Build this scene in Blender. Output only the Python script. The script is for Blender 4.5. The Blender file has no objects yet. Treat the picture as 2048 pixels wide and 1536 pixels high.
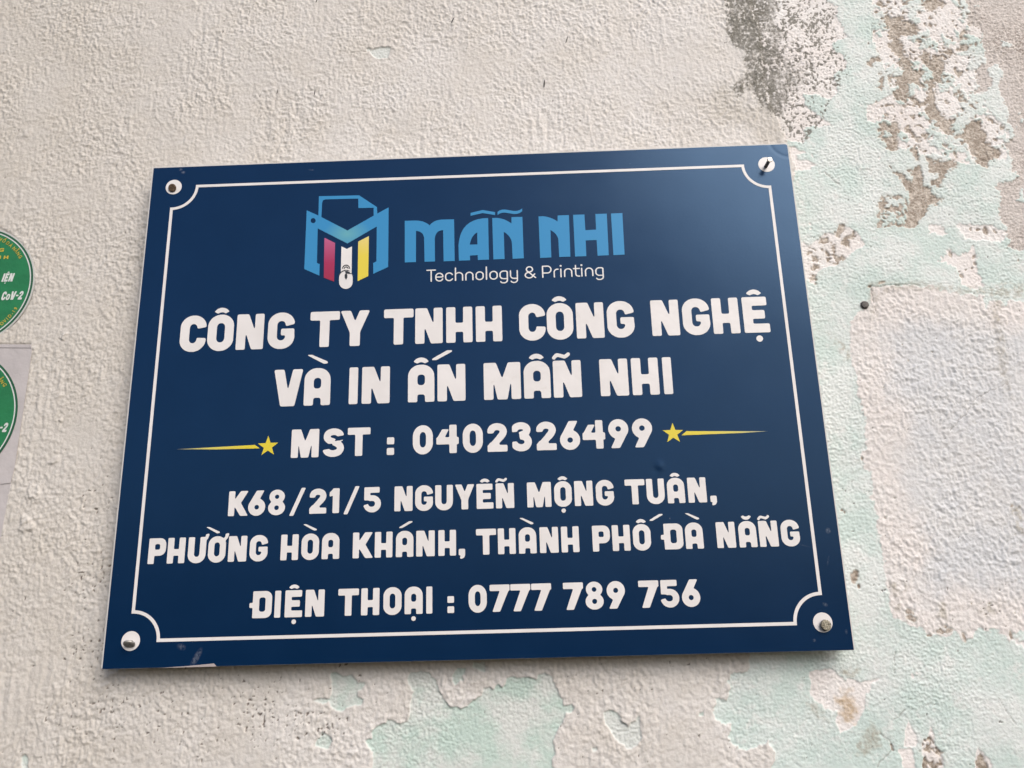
import bpy, math, random
import numpy as np
from mathutils import Vector, Matrix

# ------------------------------------------------------------------ camera
scene = bpy.context.scene
COL = scene.collection
ROT = np.array([[0.99930814, 0.03221029, 0.01859417],
                [0.02616299, -0.25347692, -0.96698756],
                [-0.02643376, 0.96680502, -0.25414427]])
CAM = np.array([0.03215348, -0.43178219, -0.11279688])
FOC = 1538.0                                   # focal length for a 2048 px wide frame
cam_data = bpy.data.cameras.new('camera')
cam_data.sensor_fit = 'HORIZONTAL'
cam_data.sensor_width = 36.0
cam_data.lens = 36.0 * FOC / 2048.0
cam_data.clip_start = 0.01
cam_data.clip_end = 200.0
cam = bpy.data.objects.new('camera', cam_data)
COL.objects.link(cam)
m = Matrix([list(ROT[i]) + [CAM[i]] for i in range(3)] + [[0, 0, 0, 1]])
cam.matrix_world = m
scene.camera = cam

# ------------------------------------------------------------------ light
SUN_AZ, SUN_EL = math.radians(36), math.radians(40)      # azimuth right of the wall's outward normal (-Y)
to_sun = Vector((math.sin(SUN_AZ) * math.cos(SUN_EL), -math.cos(SUN_AZ) * math.cos(SUN_EL), math.sin(SUN_EL)))
world = bpy.data.worlds.new('World')
scene.world = world
world.use_nodes = True
wn = world.node_tree.nodes
wl = world.node_tree.links
bg = wn['Background']
sky = wn.new('ShaderNodeTexSky')
sky.sky_type = 'NISHITA'
sky.sun_disc = False
sky.sun_elevation = SUN_EL
sky.sun_rotation = math.atan2(to_sun.x, to_sun.y)
sky.air_density = 1.0
sky.dust_density = 4.0
sky.ozone_density = 1.0
bg.inputs['Strength'].default_value = 0.085
wl.new(sky.outputs['Color'], bg.inputs['Color'])
sun_data = bpy.data.lights.new('sun', 'SUN')
sun_data.energy = 1.5
sun_data.angle = math.radians(46)
sun_data.color = (1.0, 0.985, 0.965)
sun = bpy.data.objects.new('sun', sun_data)
COL.objects.link(sun)
sun.rotation_euler = to_sun.to_track_quat('Z', 'Y').to_euler()
sun.location = to_sun * 5

scene.render.engine = 'CYCLES'
scene.view_settings.view_transform = 'Standard'
scene.view_settings.look = 'None'
scene.view_settings.gamma = 1
scene.view_settings.use_curve_mapping = False
scene.view_settings.exposure = 0.73

# ------------------------------------------------------------------ helpers
WALL_Y = 0.0125                                  # mean plane of the wall; the sign's face lies at y = 0


def un(px, py, y=0.0):
    """a point of the photograph -> the point of the plane y (metres)."""
    d = ROT @ np.array([(px - 1024) / FOC, -(py - 768) / FOC, -1.0])
    t = (y - CAM[1]) / d[1]
    q = CAM + t * d
    return q[0], q[2]


def zoomed(frame, pts, y=0.0):
    ox, oy, s = frame
    return [un(ox + p[0] / s, oy + p[1] / s, y) for p in pts]


def sg(u, v):
    """millimetres from the sign's lower left corner -> wall plane metres."""
    return (u - 200.0) / 1000.0, (v - 150.0) / 1000.0


def link(name, mesh, mat, parent=None):
    o = bpy.data.objects.new(name, mesh)
    COL.objects.link(o)
    if mat is not None:
        mesh.materials.clear()
        mesh.materials.append(mat)
    if parent is not None:
        o.parent = parent
    return o


def tag(o, label, cat=None, group=None, kind=None):
    if label:
        o['label'] = label
    if cat:
        o['category'] = cat
    if group:
        o['group'] = group
    if kind:
        o['kind'] = kind
    return o


def empty(name, loc):
    o = bpy.data.objects.new(name, None)
    o.empty_display_size = 0.02
    o.location = loc
    COL.objects.link(o)
    return o


def loops_mesh(name, loops, y, thick, bevel=0.0):
    """closed 2D outlines (x,z in metres; holes allowed) -> a thin solid facing -Y, its front at y."""
    cu = bpy.data.curves.new(name, 'CURVE')
    cu.dimensions = '2D'
    cu.fill_mode = 'BOTH'
    cu.extrude = thick / 2
    for lp in loops:
        s = cu.splines.new('POLY')
        s.points.add(len(lp) - 1)
        flat = np.zeros((len(lp), 4), np.float32)
        flat[:, 0] = [p[0] for p in lp]
        flat[:, 1] = [p[1] for p in lp]
        flat[:, 3] = 1
        s.points.foreach_set('co', flat.ravel())
        s.use_cyclic_u = True
    o = bpy.data.objects.new(name + '_tmp', cu)
    COL.objects.link(o)
    dg = bpy.context.evaluated_depsgraph_get()
    me = bpy.data.meshes.new_from_object(o.evaluated_get(dg))
    bpy.data.objects.remove(o)
    bpy.data.curves.remove(cu)
    n = len(me.vertices)
    co = np.empty(n * 3, np.float32)
    me.vertices.foreach_get('co', co)
    co = co.reshape(n, 3)
    out = np.column_stack([co[:, 0], y + thick / 2 - co[:, 2], co[:, 1]])
    me.vertices.foreach_set('co', out.ravel().astype(np.float32))
    me.update()
    me.name = name
    return me


# ------------------------------------------------------------------ materials
def mat_new(name):
    mt = bpy.data.materials.new(name)
    mt.use_nodes = True
    return mt, mt.node_tree.nodes, mt.node_tree.links, mt.node_tree.nodes['Principled BSDF']


def geo_pos(n):
    return n.new('ShaderNodeNewGeometry').outputs['Position']


def noise(n, l, vec, scale, detail=3.0, rough=0.55):
    t = n.new('ShaderNodeTexNoise')
    t.inputs['Scale'].default_value = scale
    t.inputs['Detail'].default_value = detail
    t.inputs['Roughness'].default_value = rough
    l.new(vec, t.inputs['Vector'])
    return t.outputs['Fac']


def remap(n, l, v, a, b, c=0.0, d=1.0):
    r = n.new('ShaderNodeMapRange')
    for i, x in enumerate((a, b, c, d)):
        r.inputs[1 + i].default_value = x
    l.new(v, r.inputs[0])
    return r.outputs[0]


def mixc(n, l, fac, a, b, blend='MIX'):
    mx = n.new('ShaderNodeMix')
    mx.data_type = 'RGBA'
    mx.blend_type = blend
    for sock, v in ((mx.inputs[0], fac), (mx.inputs[6], a), (mx.inputs[7], b)):
        if isinstance(v, bpy.types.NodeSocket):
            l.new(v, sock)
        elif isinstance(v, (int, float)):
            sock.default_value = v
        else:
            sock.default_value = (*v, 1)
    return mx.outputs[2]


def math_n(n, l, op, a, b=None):
    t = n.new('ShaderNodeMath')
    t.operation = op
    for i, v in enumerate((a, b)):
        if v is None:
            continue
        if isinstance(v, bpy.types.NodeSocket):
            l.new(v, t.inputs[i])
        else:
            t.inputs[i].default_value = v
    return t.outputs[0]


def simple(name, col, rough=0.5, metal=0.0, var=0.06, vscale=60.0, bump=0.0, bscale=900.0, spec=0.5, bdist=.0002):
    mt, n, l, p = mat_new(name)
    pos = geo_pos(n)
    f = noise(n, l, pos, vscale, 4)
    k = remap(n, l, f, 0.3, 0.7, 1 - var, 1 + var)
    c = n.new('ShaderNodeVectorMath')
    c.operation = 'SCALE'
    c.inputs[0].default_value = col
    l.new(k, c.inputs['Scale'])
    l.new(c.outputs[0], p.inputs['Base Color'])
    r = remap(n, l, noise(n, l, pos, vscale * 2.3, 3), 0.3, 0.7, rough * 0.88, min(1, rough * 1.12))
    l.new(r, p.inputs['Roughness'])
    p.inputs['Metallic'].default_value = metal
    p.inputs['Specular IOR Level'].default_value = spec
    if bump:
        b = n.new('ShaderNodeBump')
        b.inputs['Strength'].default_value = bump
        b.inputs['Distance'].default_value = bdist
        l.new(noise(n, l, pos, bscale, 3), b.inputs['Height'])
        l.new(b.outputs[0], p.inputs['Normal'])
    return mt


def ramp_z(name, pts, rough=0.4, horizontal=False, grain=0.0):
    """printed colour running along the height (or width) of the print: pts = [(coordinate in metres, colour)]."""
    mt, n, l, p = mat_new(name)
    sep = n.new('ShaderNodeSeparateXYZ')
    l.new(geo_pos(n), sep.inputs[0])
    a, b = pts[0][0], pts[-1][0]
    f = remap(n, l, sep.outputs[0 if horizontal else 2], a, b)
    cr = n.new('ShaderNodeValToRGB')
    while len(cr.color_ramp.elements) < len(pts):
        cr.color_ramp.elements.new(0.5)
    for e, (x, c) in zip(cr.color_ramp.elements, pts):
        e.position = (x - a) / (b - a)
        e.color = (*c, 1)
    l.new(f, cr.inputs[0])
    l.new(cr.outputs[0], p.inputs['Base Color'])
    p.inputs['Roughness'].default_value = rough
    return mt


SIGN_ROUGH = 0.20


def blue_film():
    mt, n, l, p = mat_new('navy vinyl film')
    pos = geo_pos(n)
    base = mixc(n, l, remap(n, l, noise(n, l, pos, 30, 4), 0.3, 0.7), (0.0014, 0.0158, 0.054), (0.0022, 0.0180, 0.060))
    dust = None
    for (u, v, ru, rv, ang, amt) in ((17.5, 298.2, 1.1, 1.0, 0, .50), (19.3, 296.2, 1.3, 1.0, 0, .50), (42, 10.3, 2.4, 1.6, .3, .28),
                                     (50.5, 4.6, 1.6, 5.0, .5, .45), (394.6, 62, 1.4, 1.5, .4, .40), (388, 23.3, 1.5, .9, .5, .30),
                                     (380, 5.2, .8, .8, 0, .45), (397.3, 9.2, .7, 1.2, 0, .25), (375.5, 56, 8, .5, .3, .18), (309, 71, .5, .5, 0, .5),
                                     (301.5, 290.4, .5, .4, 0, .3), (101, 294.6, 2.0, .6, .1, .22), (392.5, 46, .5, 2.5, .3, .2), (128, 229.6, .4, .4, 0, .3)):
        x, z = sg(u, v)
        mp = n.new('ShaderNodeMapping')
        mp.vector_type = 'TEXTURE'
        mp.inputs['Location'].default_value = (x, 0, z)
        mp.inputs['Rotation'].default_value = (0, ang, 0)
        mp.inputs['Scale'].default_value = (ru / 1000, 1, rv / 1000)
        l.new(pos, mp.inputs[0])
        ln = n.new('ShaderNodeVectorMath')
        ln.operation = 'LENGTH'
        l.new(mp.outputs[0], ln.inputs[0])
        g = remap(n, l, ln.outputs['Value'], 1.25, 0.2, 0, amt * .7)
        dust = g if dust is None else math_n(n, l, 'MAXIMUM', dust, g)
    fleck = remap(n, l, noise(n, l, pos, 900, 4, .7), .38, .62)
    dust = math_n(n, l, 'MULTIPLY', dust, fleck)
    specks = remap(n, l, noise(n, l, pos, 420, 2, .5), .79, .84, 0, .06)
    dust = math_n(n, l, 'MAXIMUM', dust, specks)
    l.new(mixc(n, l, dust, base, (.42, .44, .50)), p.inputs['Base Color'])
    p.inputs['Specular Tint'].default_value = (.38, .64, 1.0, 1)
    r = remap(n, l, noise(n, l, pos, 22, 5), .3, .7, SIGN_ROUGH - .03, SIGN_ROUGH + .04)
    l.new(r, p.inputs['Roughness'])
    b = n.new('ShaderNodeBump')
    b.inputs['Strength'].default_value = .10
    b.inputs['Distance'].default_value = .0002
    l.new(noise(n, l, pos, 700, 3), b.inputs['Height'])
    l.new(b.outputs[0], p.inputs['Normal'])
    return mt


def white_film():
    mt, n, l, p = mat_new('white vinyl film')
    pos = geo_pos(n)
    base = mixc(n, l, remap(n, l, noise(n, l, pos, 45, 5), .35, .7), (.725, .700, .700), (.665, .640, .635))
    fl = remap(n, l, noise(n, l, pos, 130, 5, .7), .61, .78, 0, .35)
    l.new(mixc(n, l, fl, base, (.50, .44, .38)), p.inputs['Base Color'])
    p.inputs['Roughness'].default_value = .42
    b = n.new('ShaderNodeBump')
    b.inputs['Strength'].default_value = .35
    b.inputs['Distance'].default_value = .0006
    l.new(noise(n, l, pos, 160, 3), b.inputs['Height'])
    l.new(b.outputs[0], p.inputs['Normal'])
    return mt


M_BLUE = blue_film()
M_WHITE = white_film()
M_BOARD = simple('white foam board', (.56, .55, .54), .6, bump=.3)
M_LOGO = None


def logo_blue():
    mt, n, l, p = mat_new('sky blue print')
    pos = geo_pos(n)
    cx, cz = un(694, 468)
    mp = n.new('ShaderNodeMapping')
    mp.vector_type = 'TEXTURE'
    mp.inputs['Location'].default_value = (cx, 0, cz)
    mp.inputs['Scale'].default_value = (.0135, 1, .0095)
    l.new(pos, mp.inputs[0])
    ln = n.new('ShaderNodeVectorMath')
    ln.operation = 'LENGTH'
    l.new(mp.outputs[0], ln.inputs[0])
    f = remap(n, l, ln.outputs['Value'], 1.1, 0.0, 0, 1)
    l.new(mixc(n, l, f, (.040, .235, .480), (.125, .360, .420)), p.inputs['Base Color'])
    p.inputs['Roughness'].default_value = SIGN_ROUGH
    p.inputs['Specular Tint'].default_value = (.6, .82, 1.0, 1)
    return mt


M_LOGO = logo_blue()

# ------------------------------------------------------------------ noise on arrays
_rng = np.random.RandomState(7)
_TAB = _rng.rand(8, 256, 256).astype(np.float32) * 2 * np.pi
_GX, _GY = np.cos(_TAB), np.sin(_TAB)


def pn(x, y, seed=0):
    s = seed % 8
    ox, oy = (seed * 37.7) % 200, (seed * 91.3) % 200
    x = x + ox
    y = y + oy
    xi = np.floor(x).astype(np.int32)
    yi = np.floor(y).astype(np.int32)
    fx = (x - xi).astype(np.float32)
    fy = (y - yi).astype(np.float32)
    xi &= 255
    yi &= 255
    x1 = (xi + 1) & 255
    y1 = (yi + 1) & 255
    u = fx * fx * fx * (fx * (fx * 6 - 15) + 10)
    v = fy * fy * fy * (fy * (fy * 6 - 15) + 10)
    gx, gy = _GX[s], _GY[s]
    a = gx[yi, xi] * fx + gy[yi, xi] * fy
    b = gx[yi, x1] * (fx - 1) + gy[yi, x1] * fy
    c = gx[y1, xi] * fx + gy[y1, xi] * (fy - 1)
    d = gx[y1, x1] * (fx - 1) + gy[y1, x1] * (fy - 1)
    return ((a * (1 - u) + b * u) * (1 - v) + (c * (1 - u) + d * u) * v) * 1.5


def sstep(a, b, x):
    t = np.clip((x - a) / (b - a), 0, 1)
    return t * t * (3 - 2 * t)


# ------------------------------------------------------------------ the wall
def axis(lo, hi, fine_lo, fine_hi, step):
    a = list(np.arange(fine_lo, fine_hi + step / 2, step))
    s, x = step, fine_hi
    while x < hi:
        s = min(s * 1.12, 0.12)
        x += s
        a.append(x)
    s, x = step, fine_lo
    b = []
    while x > lo:
        s = min(s * 1.12, 0.12)
        x -= s
        b.append(x)
    return np.array(b[::-1] + a)


XS = axis(-1400, 1400, -345, 390, 0.5) if False else axis(-1.4, 1.4, -.345, .392, .0005)
ZS = axis(-1.2, 1.3, -.222, .305, .0005)
NX, NZ = len(XS), len(ZS)
X, Z = np.meshgrid(XS * 1000, ZS * 1000)        # millimetres
X = X.astype(np.float32)
Z = Z.astype(np.float32)
near = (sstep(470, 400, np.abs(X - 20)) * sstep(380, 320, np.abs(Z - 40))).astype(np.float32)   # where the grid is fine enough for grain

# ragged edges: warp the plane before testing outlines
WX = X + 1.5 * pn(X / 9, Z / 9, 1) + 1.2 * pn(X / 3.6, Z / 3.6, 2) + .75 * pn(X / 1.5, Z / 1.5, 3)
WZ = Z + 1.5 * pn(X / 9, Z / 9, 4) + 1.2 * pn(X / 3.6, Z / 3.6, 5) + .75 * pn(X / 1.5, Z / 1.5, 6)


def poly_sd(frame, pts, margin=4.0, warp=1.0):
    """signed distance in mm (positive inside) to an outline given in photo coordinates, on the grid; -margin elsewhere"""
    P = np.array(zoomed(frame, pts, WALL_Y)) * 1000
    out = np.full(X.shape, -margin, np.float32)
    x0, z0 = P.min(0) - margin - 3
    x1, z1 = P.max(0) + margin + 3
    i0, i1 = np.searchsorted(XS * 1000, [x0, x1])
    j0, j1 = np.searchsorted(ZS * 1000, [z0, z1])
    if i1 <= i0 or j1 <= j0:
        return out
    xs = (X + (WX - X) * warp)[j0:j1, i0:i1]
    zs = (Z + (WZ - Z) * warp)[j0:j1, i0:i1]
    d2 = np.full(xs.shape, 1e9, np.float32)
    inside = np.zeros(xs.shape, bool)
    n = len(P)
    for k in range(n):
        ax, az = P[k]
        bx, bz = P[(k + 1) % n]
        ex, ez = bx - ax, bz - az
        wx, wz = xs - ax, zs - az
        t = np.clip((wx * ex + wz * ez) / max(ex * ex + ez * ez, 1e-9), 0, 1)
        dx, dz = wx - t * ex, wz - t * ez
        d2 = np.minimum(d2, dx * dx + dz * dz)
        c = (az > zs) != (bz > zs)
        if ez != 0:
            inside ^= c & (xs < ex * (zs - az) / ez + ax)
    d = np.sqrt(d2)
    out[j0:j1, i0:i1] = np.where(inside, d, -d)
    return out


def union(frame, polys, **k):
    r = None
    for p in polys:
        s = poly_sd(frame, p, **k)
        r = s if r is None else np.maximum(r, s)
    return r


def blobs(frame, lst, warp=.5):
    """small spots: (x, y, rx, ry, tilt) in zoomed photo coordinates -> 0..1"""
    ox, oy, s = frame
    r = np.zeros(X.shape, np.float32)
    for (bx, by, rx, ry, a) in lst:
        cx, cz = un(ox + bx / s, oy + by / s, WALL_Y)
        qx, qz = un(ox + bx / s + 1, oy + by / s, WALL_Y)
        k = math.hypot(qx - cx, qz - cz) * 1000 / s
        cx, cz, rx, ry = cx * 1000, cz * 1000, max(rx * k, .35), max(ry * k, .35)
        m_ = 2.2 * max(rx, ry) + 2
        i0, i1 = np.searchsorted(XS * 1000, [cx - m_, cx + m_])
        j0, j1 = np.searchsorted(ZS * 1000, [cz - m_, cz + m_])
        xs = (X + (WX - X) * warp)[j0:j1, i0:i1] - cx
        zs = (Z + (WZ - Z) * warp)[j0:j1, i0:i1] - cz
        ca, sa = math.cos(a), math.sin(a)
        e = np.sqrt(((xs * ca + zs * sa) / rx) ** 2 + ((zs * ca - xs * sa) / ry) ** 2)
        r[j0:j1, i0:i1] = np.maximum(r[j0:j1, i0:i1], sstep(1.25, .75, e))
    return r


FULL = (0, 0, 1.0)
Z3 = (1100, 1290, 3.657)
Z4 = (560, 1290, 3.413)
ZT = (600, 0, 4.096)
ZBL = (0, 1160, 3.657)
ZA = (1380, 0, 5.485)
ZB = (1700, 0, 5.485)
ZC = (1700, 240, 5.485)
ZD = (1560, 250, 4.388)
ZE = (1600, 1300, 4.571)
ZF = (1560, 400, 3.84)
ZG = (1560, 1136, 3.84)

# the zone on the right where the cream coat is gone
right_zone = [(1492, -400), (1500, 0), (1515, 60), (1525, 130), (1530, 190), (1551, 233), (1562, 259), (1571, 288), (1590, 330), (1560, 500), (1500, 900), (1490, 1250), (1502, 1315), (1491, 1342), (1461, 1349), (1455, 1361),
              (1458, 1386), (1451, 1399), (1431, 1399), (1427, 1421), (1432, 1432), (1439, 1449), (1462, 1451), (1458, 1479), (1483, 1500), (1502, 1496), (1526, 1492), (1537, 1484), (1551, 1506), (1548, 1528), (1538, 1545), (1530, 1700), (1500, 2200), (4000, 2200), (4000, -400)]
holes4 = [[(630, 900), (632, 740), (600, 690), (580, 650), (630, 640), (625, 590), (660, 555), (720, 535), (730, 500), (790, 520), (820, 540), (865, 520), (875, 480), (890, 400), (910, 320), (875, 260), (875, 220), (900, 190), (960, 180), (1020, 190), (1055, 230), (1075, 300), (1120, 370), (1150, 410), (1190, 420), (1240, 440), (1290, 405), (1320, 375), (1380, 350), (1400, 295), (1430, 285), (1460, 300), (1480, 265), (1530, 290), (1550, 225), (1600, 215), (1640, 225), (1690, 220), (1750, 240), (1760, 205), (1800, 185), (1850, 220), (1880, 290), (1920, 360), (1945, 415), (1985, 400), (2012, 420), (1992, 450), (1952, 458), (1945, 500), (1890, 590), (1865, 660), (1885, 740), (1850, 780), (1870, 840), (1860, 1000), (1500, 1200), (900, 1150)],
          [(350, 290), (345, 200), (380, 178), (430, 215), (490, 210), (525, 235), (525, 260), (580, 260), (555, 300), (530, 320), (535, 350), (575, 370), (560, 410), (500, 420), (450, 430), (430, 455), (400, 450), (350, 425), (335, 385), (290, 395), (230, 378), (290, 358), (340, 365), (350, 330)],
          [(245, 690), (262, 640), (285, 585), (320, 610), (355, 650), (330, 710), (290, 700)],
          [(1175, 240), (1180, 190), (1220, 155), (1270, 155), (1260, 190), (1240, 210), (1255, 245), (1230, 240), (1195, 270)],
          [(1310, 120), (1390, 120), (1405, 180), (1370, 175), (1340, 160), (1310, 150)]]
holes3 = [[(390, 500), (430, 475), (490, 505), (530, 560), (570, 610), (590, 570), (630, 550), (640, 515), (660, 515), (655, 580), (662, 670), (640, 730), (590, 760), (560, 765), (540, 735), (500, 715), (470, 680), (460, 640), (430, 600), (400, 570)],
          [(300, 745), (340, 745), (345, 765), (310, 770)], [(1080, 490), (1120, 485), (1120, 520), (1085, 515)]]
holesT = [[(575, 430), (600, 408), (660, 385), (742, 392), (735, 430), (715, 475), (650, 485), (600, 465)], [(545, 405), (580, 398), (585, 418), (550, 430)]]
holesB = [[(165, 1420), (160, 1300), (185, 1272), (216, 1300), (205, 1420)]]

zone = poly_sd(FULL, right_zone, margin=12, warp=1.0)
hole_sd = np.maximum.reduce([union(Z4, holes4, warp=.45), union(Z3, holes3, warp=.4), union(ZT, holesT, warp=.25), union(ZBL, holesB, warp=.3)])
no_cream = np.maximum(zone, hole_sd)
cream = sstep(.3, -.3, no_cream)

# white-pink undercoat laid bare inside that zone
primer_sd = np.maximum.reduce([
    union(ZA, [[(640, -300), (1480, -300), (1500, 0), (1610, 80), (1600, 150), (1680, 280), (1720, 400), (1560, 480), (1600, 560), (1720, 690), (1700, 760), (1570, 830), (1620, 930), (1580, 1100), (1460, 1060), (1240, 1030), (1250, 1120), (1320, 1200), (1480, 1320), (1560, 1380), (1240, 1400), (1260, 1560), (1000, 1540), (700, 800)]]),
    union(ZD, [[(190, 1020), (250, 1060), (340, 1000), (380, 960), (480, 940), (540, 870), (580, 885), (660, 935), (740, 1050), (640, 1120), (540, 1200), (480, 1245), (380, 1255), (320, 1300), (310, 1400), (280, 1390), (225, 1370), (120, 1150)],
               [(60, 190), (180, 220), (240, 240), (150, 262), (150, 308), (250, 310), (330, 350), (250, 400), (60, 395)]], warp=.7),
    union(ZE, [[(85, 200), (280, 160), (350, 230), (430, 290), (460, 250), (560, 290), (720, 270), (650, 330), (640, 390), (600, 400), (600, 520), (560, 600), (530, 670), (470, 720), (370, 770), (350, 680), (335, 640), (350, 560), (240, 550), (190, 490), (90, 420), (100, 330)],
               [(950, 800), (975, 640), (1000, 680), (1050, 740), (1090, 850), (1020, 890), (940, 890)], [(890, 910), (1010, 895), (1040, 950), (1060, 1200), (980, 1200), (900, 950)],
               [(1110, 860), (1170, 800), (1180, 700), (1230, 760), (1240, 870), (1290, 930), (1330, 1200), (1110, 1200), (1115, 960)], [(1600, 930), (1620, 870), (1680, 950), (1740, 1010), (1790, 1200), (1600, 1200)]], warp=.55),
    union(ZF, [[(1260, 420), (1300, 380), (1360, 430), (1500, 360), (1520, 440), (1510, 560), (1560, 620), (1590, 660), (1480, 680), (1400, 640), (1370, 570), (1290, 490)], [(1350, 180), (1480, 190), (1620, 200), (1740, 250), (1700, 330), (1420, 300)],
               [(1130, 200), (1250, 190), (1300, 270), (1140, 270)]], warp=1.0)])
inner = union(ZB, [[(250, -200), (1250, -200), (1440, 320), (1460, 650), (1380, 960), (1520, 1180), (1600, 1300), (1830, 1480), (1700, 1750), (1300, 1800), (900, 1700), (520, 1640), (200, 1350), (180, 1150), (450, 1050), (370, 750), (250, 400)]], margin=8)
pat = pn(X / 17, Z / 22, 11) + .55 * pn(X / 6.5, Z / 6.5, 12) + .3 * pn(X / 2.6, Z / 2.6, 13)
primer_sd = np.maximum(primer_sd, np.minimum(inner, (pat + .12) * 5))
pat2 = pn(X / 24, Z / 15, 15) + .5 * pn(X / 7, Z / 7, 16) + .25 * pn(X / 2.4, Z / 2.4, 17)
primer_sd = np.maximum(primer_sd, (pat2 - 1.02) * 5)
mint = sstep(.3, -.3, primer_sd)

# bare render (brown) and the grey render strip on the far right
cement_sd = np.maximum.reduce([
    union(ZB, [[(360, 210), (430, 160), (470, 190), (580, 180), (570, 250), (700, 265), (740, 310), (740, 370), (700, 400), (640, 390), (590, 380), (540, 420), (580, 480), (590, 570), (600, 640), (640, 660), (680, 720), (690, 780), (760, 760), (800, 800), (760, 860), (790, 920), (830, 960), (760, 960), (700, 900), (640, 920), (640, 1060), (580, 1110), (490, 1100), (480, 1010), (530, 980), (510, 900), (490, 860), (560, 810), (600, 760), (540, 690), (530, 620), (480, 590), (470, 530), (410, 520), (420, 470), (470, 440), (420, 400), (440, 320), (380, 250)],
               [(780, 640), (800, 590), (840, 560), (880, 600), (900, 640), (960, 600), (1000, 650), (1030, 700), (1000, 760), (1020, 850), (990, 920), (930, 910), (910, 980), (930, 1090), (940, 1160), (1000, 1270), (1060, 1310), (960, 1330), (880, 1290), (830, 1230), (850, 1150), (760, 1180), (650, 1090), (700, 1060), (800, 1130), (850, 1080), (860, 900), (930, 860), (890, 780), (830, 730)],
               [(190, 690), (250, 650), (330, 620), (320, 670), (240, 710), (200, 720)], [(1130, 800), (1180, 770), (1250, 810), (1180, 830)], [(1160, 1030), (1190, 1010), (1210, 1070), (1280, 1100), (1220, 1115), (1180, 1080)], [(330, 800), (360, 790), (350, 880), (370, 920), (330, 990), (290, 970), (330, 900)],
               [(1220, 330), (1270, 330), (1240, 390), (1290, 430), (1230, 440), (1210, 390)], [(1180, 540), (1240, 490), (1300, 520), (1270, 570), (1220, 560)], [(990, 560), (1090, 550), (1160, 590), (1090, 600)], [(790, 20), (830, 0), (1000, 0), (1060, 40), (960, 60), (930, 120), (860, 130)]], warp=.8),
    union(ZC, [[(960, 0), (1100, 0), (1130, 30), (1080, 110), (1140, 180), (1240, 150), (1270, 60), (1350, 20), (1430, 20), (1440, 100), (1500, 160), (1480, 240), (1560, 300), (1640, 340), (1640, 410), (1540, 430), (1490, 520), (1400, 470), (1370, 400), (1300, 330), (1310, 280), (1250, 230), (1200, 170), (1150, 200), (1080, 160), (1010, 110), (980, 70), (920, 60)],
               [(300, 130), (370, 20), (420, 60), (500, 20), (550, 100), (520, 170), (520, 250), (500, 330), (430, 345), (400, 300), (390, 260), (320, 200), (330, 180), (390, 200), (480, 180), (420, 120)],
               [(600, 100), (640, 70), (720, 180), (790, 200), (770, 230), (700, 190)], [(800, 140), (850, 140), (850, 230), (790, 190)],
               [(850, 410), (880, 410), (910, 460), (1090, 450), (1160, 450), (1165, 500), (1100, 550), (1050, 560), (1040, 600), (1000, 690), (970, 735), (890, 720), (900, 680), (960, 640), (1000, 600), (900, 590), (870, 540)],
               [(430, 510), (500, 560), (560, 590), (620, 640), (680, 720), (690, 570), (640, 560), (775, 490), (785, 600), (795, 720), (860, 750), (910, 800), (950, 860), (1020, 880), (940, 920), (850, 960), (830, 1050), (750, 1100), (740, 1170), (650, 1190), (590, 1160), (640, 1080), (640, 900), (650, 800), (590, 720), (550, 620), (480, 580)],
               [(660, 330), (720, 280), (770, 440), (740, 430), (690, 370)]], warp=.55),
    union(ZD, [[(485, 940), (530, 885), (562, 880), (555, 940), (520, 985), (495, 980)], [(545, 1020), (590, 980), (652, 942), (652, 985), (600, 1010), (615, 1070), (580, 1060), (540, 1050)]], warp=.25),
    union(ZE, [[(1625, 960), (1655, 940), (1700, 1030), (1750, 1200), (1620, 1200)]], warp=.6)])
part_c = np.maximum.reduce([
    union(ZD, [[(350, 1000), (400, 970), (450, 1040), (500, 1130), (560, 1180), (540, 1220), (480, 1230), (420, 1200), (400, 1130), (360, 1080)], [(255, 1080), (300, 1110), (345, 1180), (325, 1290), (305, 1400), (275, 1370), (290, 1200), (255, 1130)]], warp=.5),
    union(ZC, [[(320, 870), (360, 830), (560, 830), (640, 900), (640, 1080), (580, 1165), (460, 1160), (410, 1190), (300, 1180), (310, 1000)]], warp=.4),
    union(ZE, [[(1120, 870), (1180, 800), (1235, 880), (1285, 940), (1320, 1200), (1115, 1200)]], warp=.6)])
rag = pn(X / 4.2, Z / 4.2, 21) + .7 * pn(X / 1.9, Z / 1.9, 22)
cement_sd = np.maximum(cement_sd, np.minimum(part_c, (rag - .12) * 2.5))
scrape_edge = union(ZC, [[(320, 870), (360, 830), (560, 830), (640, 900), (640, 1080), (580, 1165), (460, 1160), (410, 1190), (300, 1180), (310, 1000)]], warp=.3)
cement_sd = np.maximum(cement_sd, np.minimum(1.4 - np.abs(scrape_edge - .7) * 2 - .9, (rag + .35) * 2))
chips = pn(X / 5.5, Z / 4.0, 23) + .6 * pn(X / 2.2, Z / 2.2, 24)
cement_sd = np.maximum(cement_sd, np.minimum(inner - 1, (chips - .66) * 3))
cement_sd = cement_sd + np.where(cement_sd > -3.2, 1.15 * (pn(X / 3.1, Z / 3.1, 25) + .7 * pn(X / 1.45, Z / 1.45, 26)) + .25, 0)
cement = sstep(-.55, .5, cement_sd)
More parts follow.
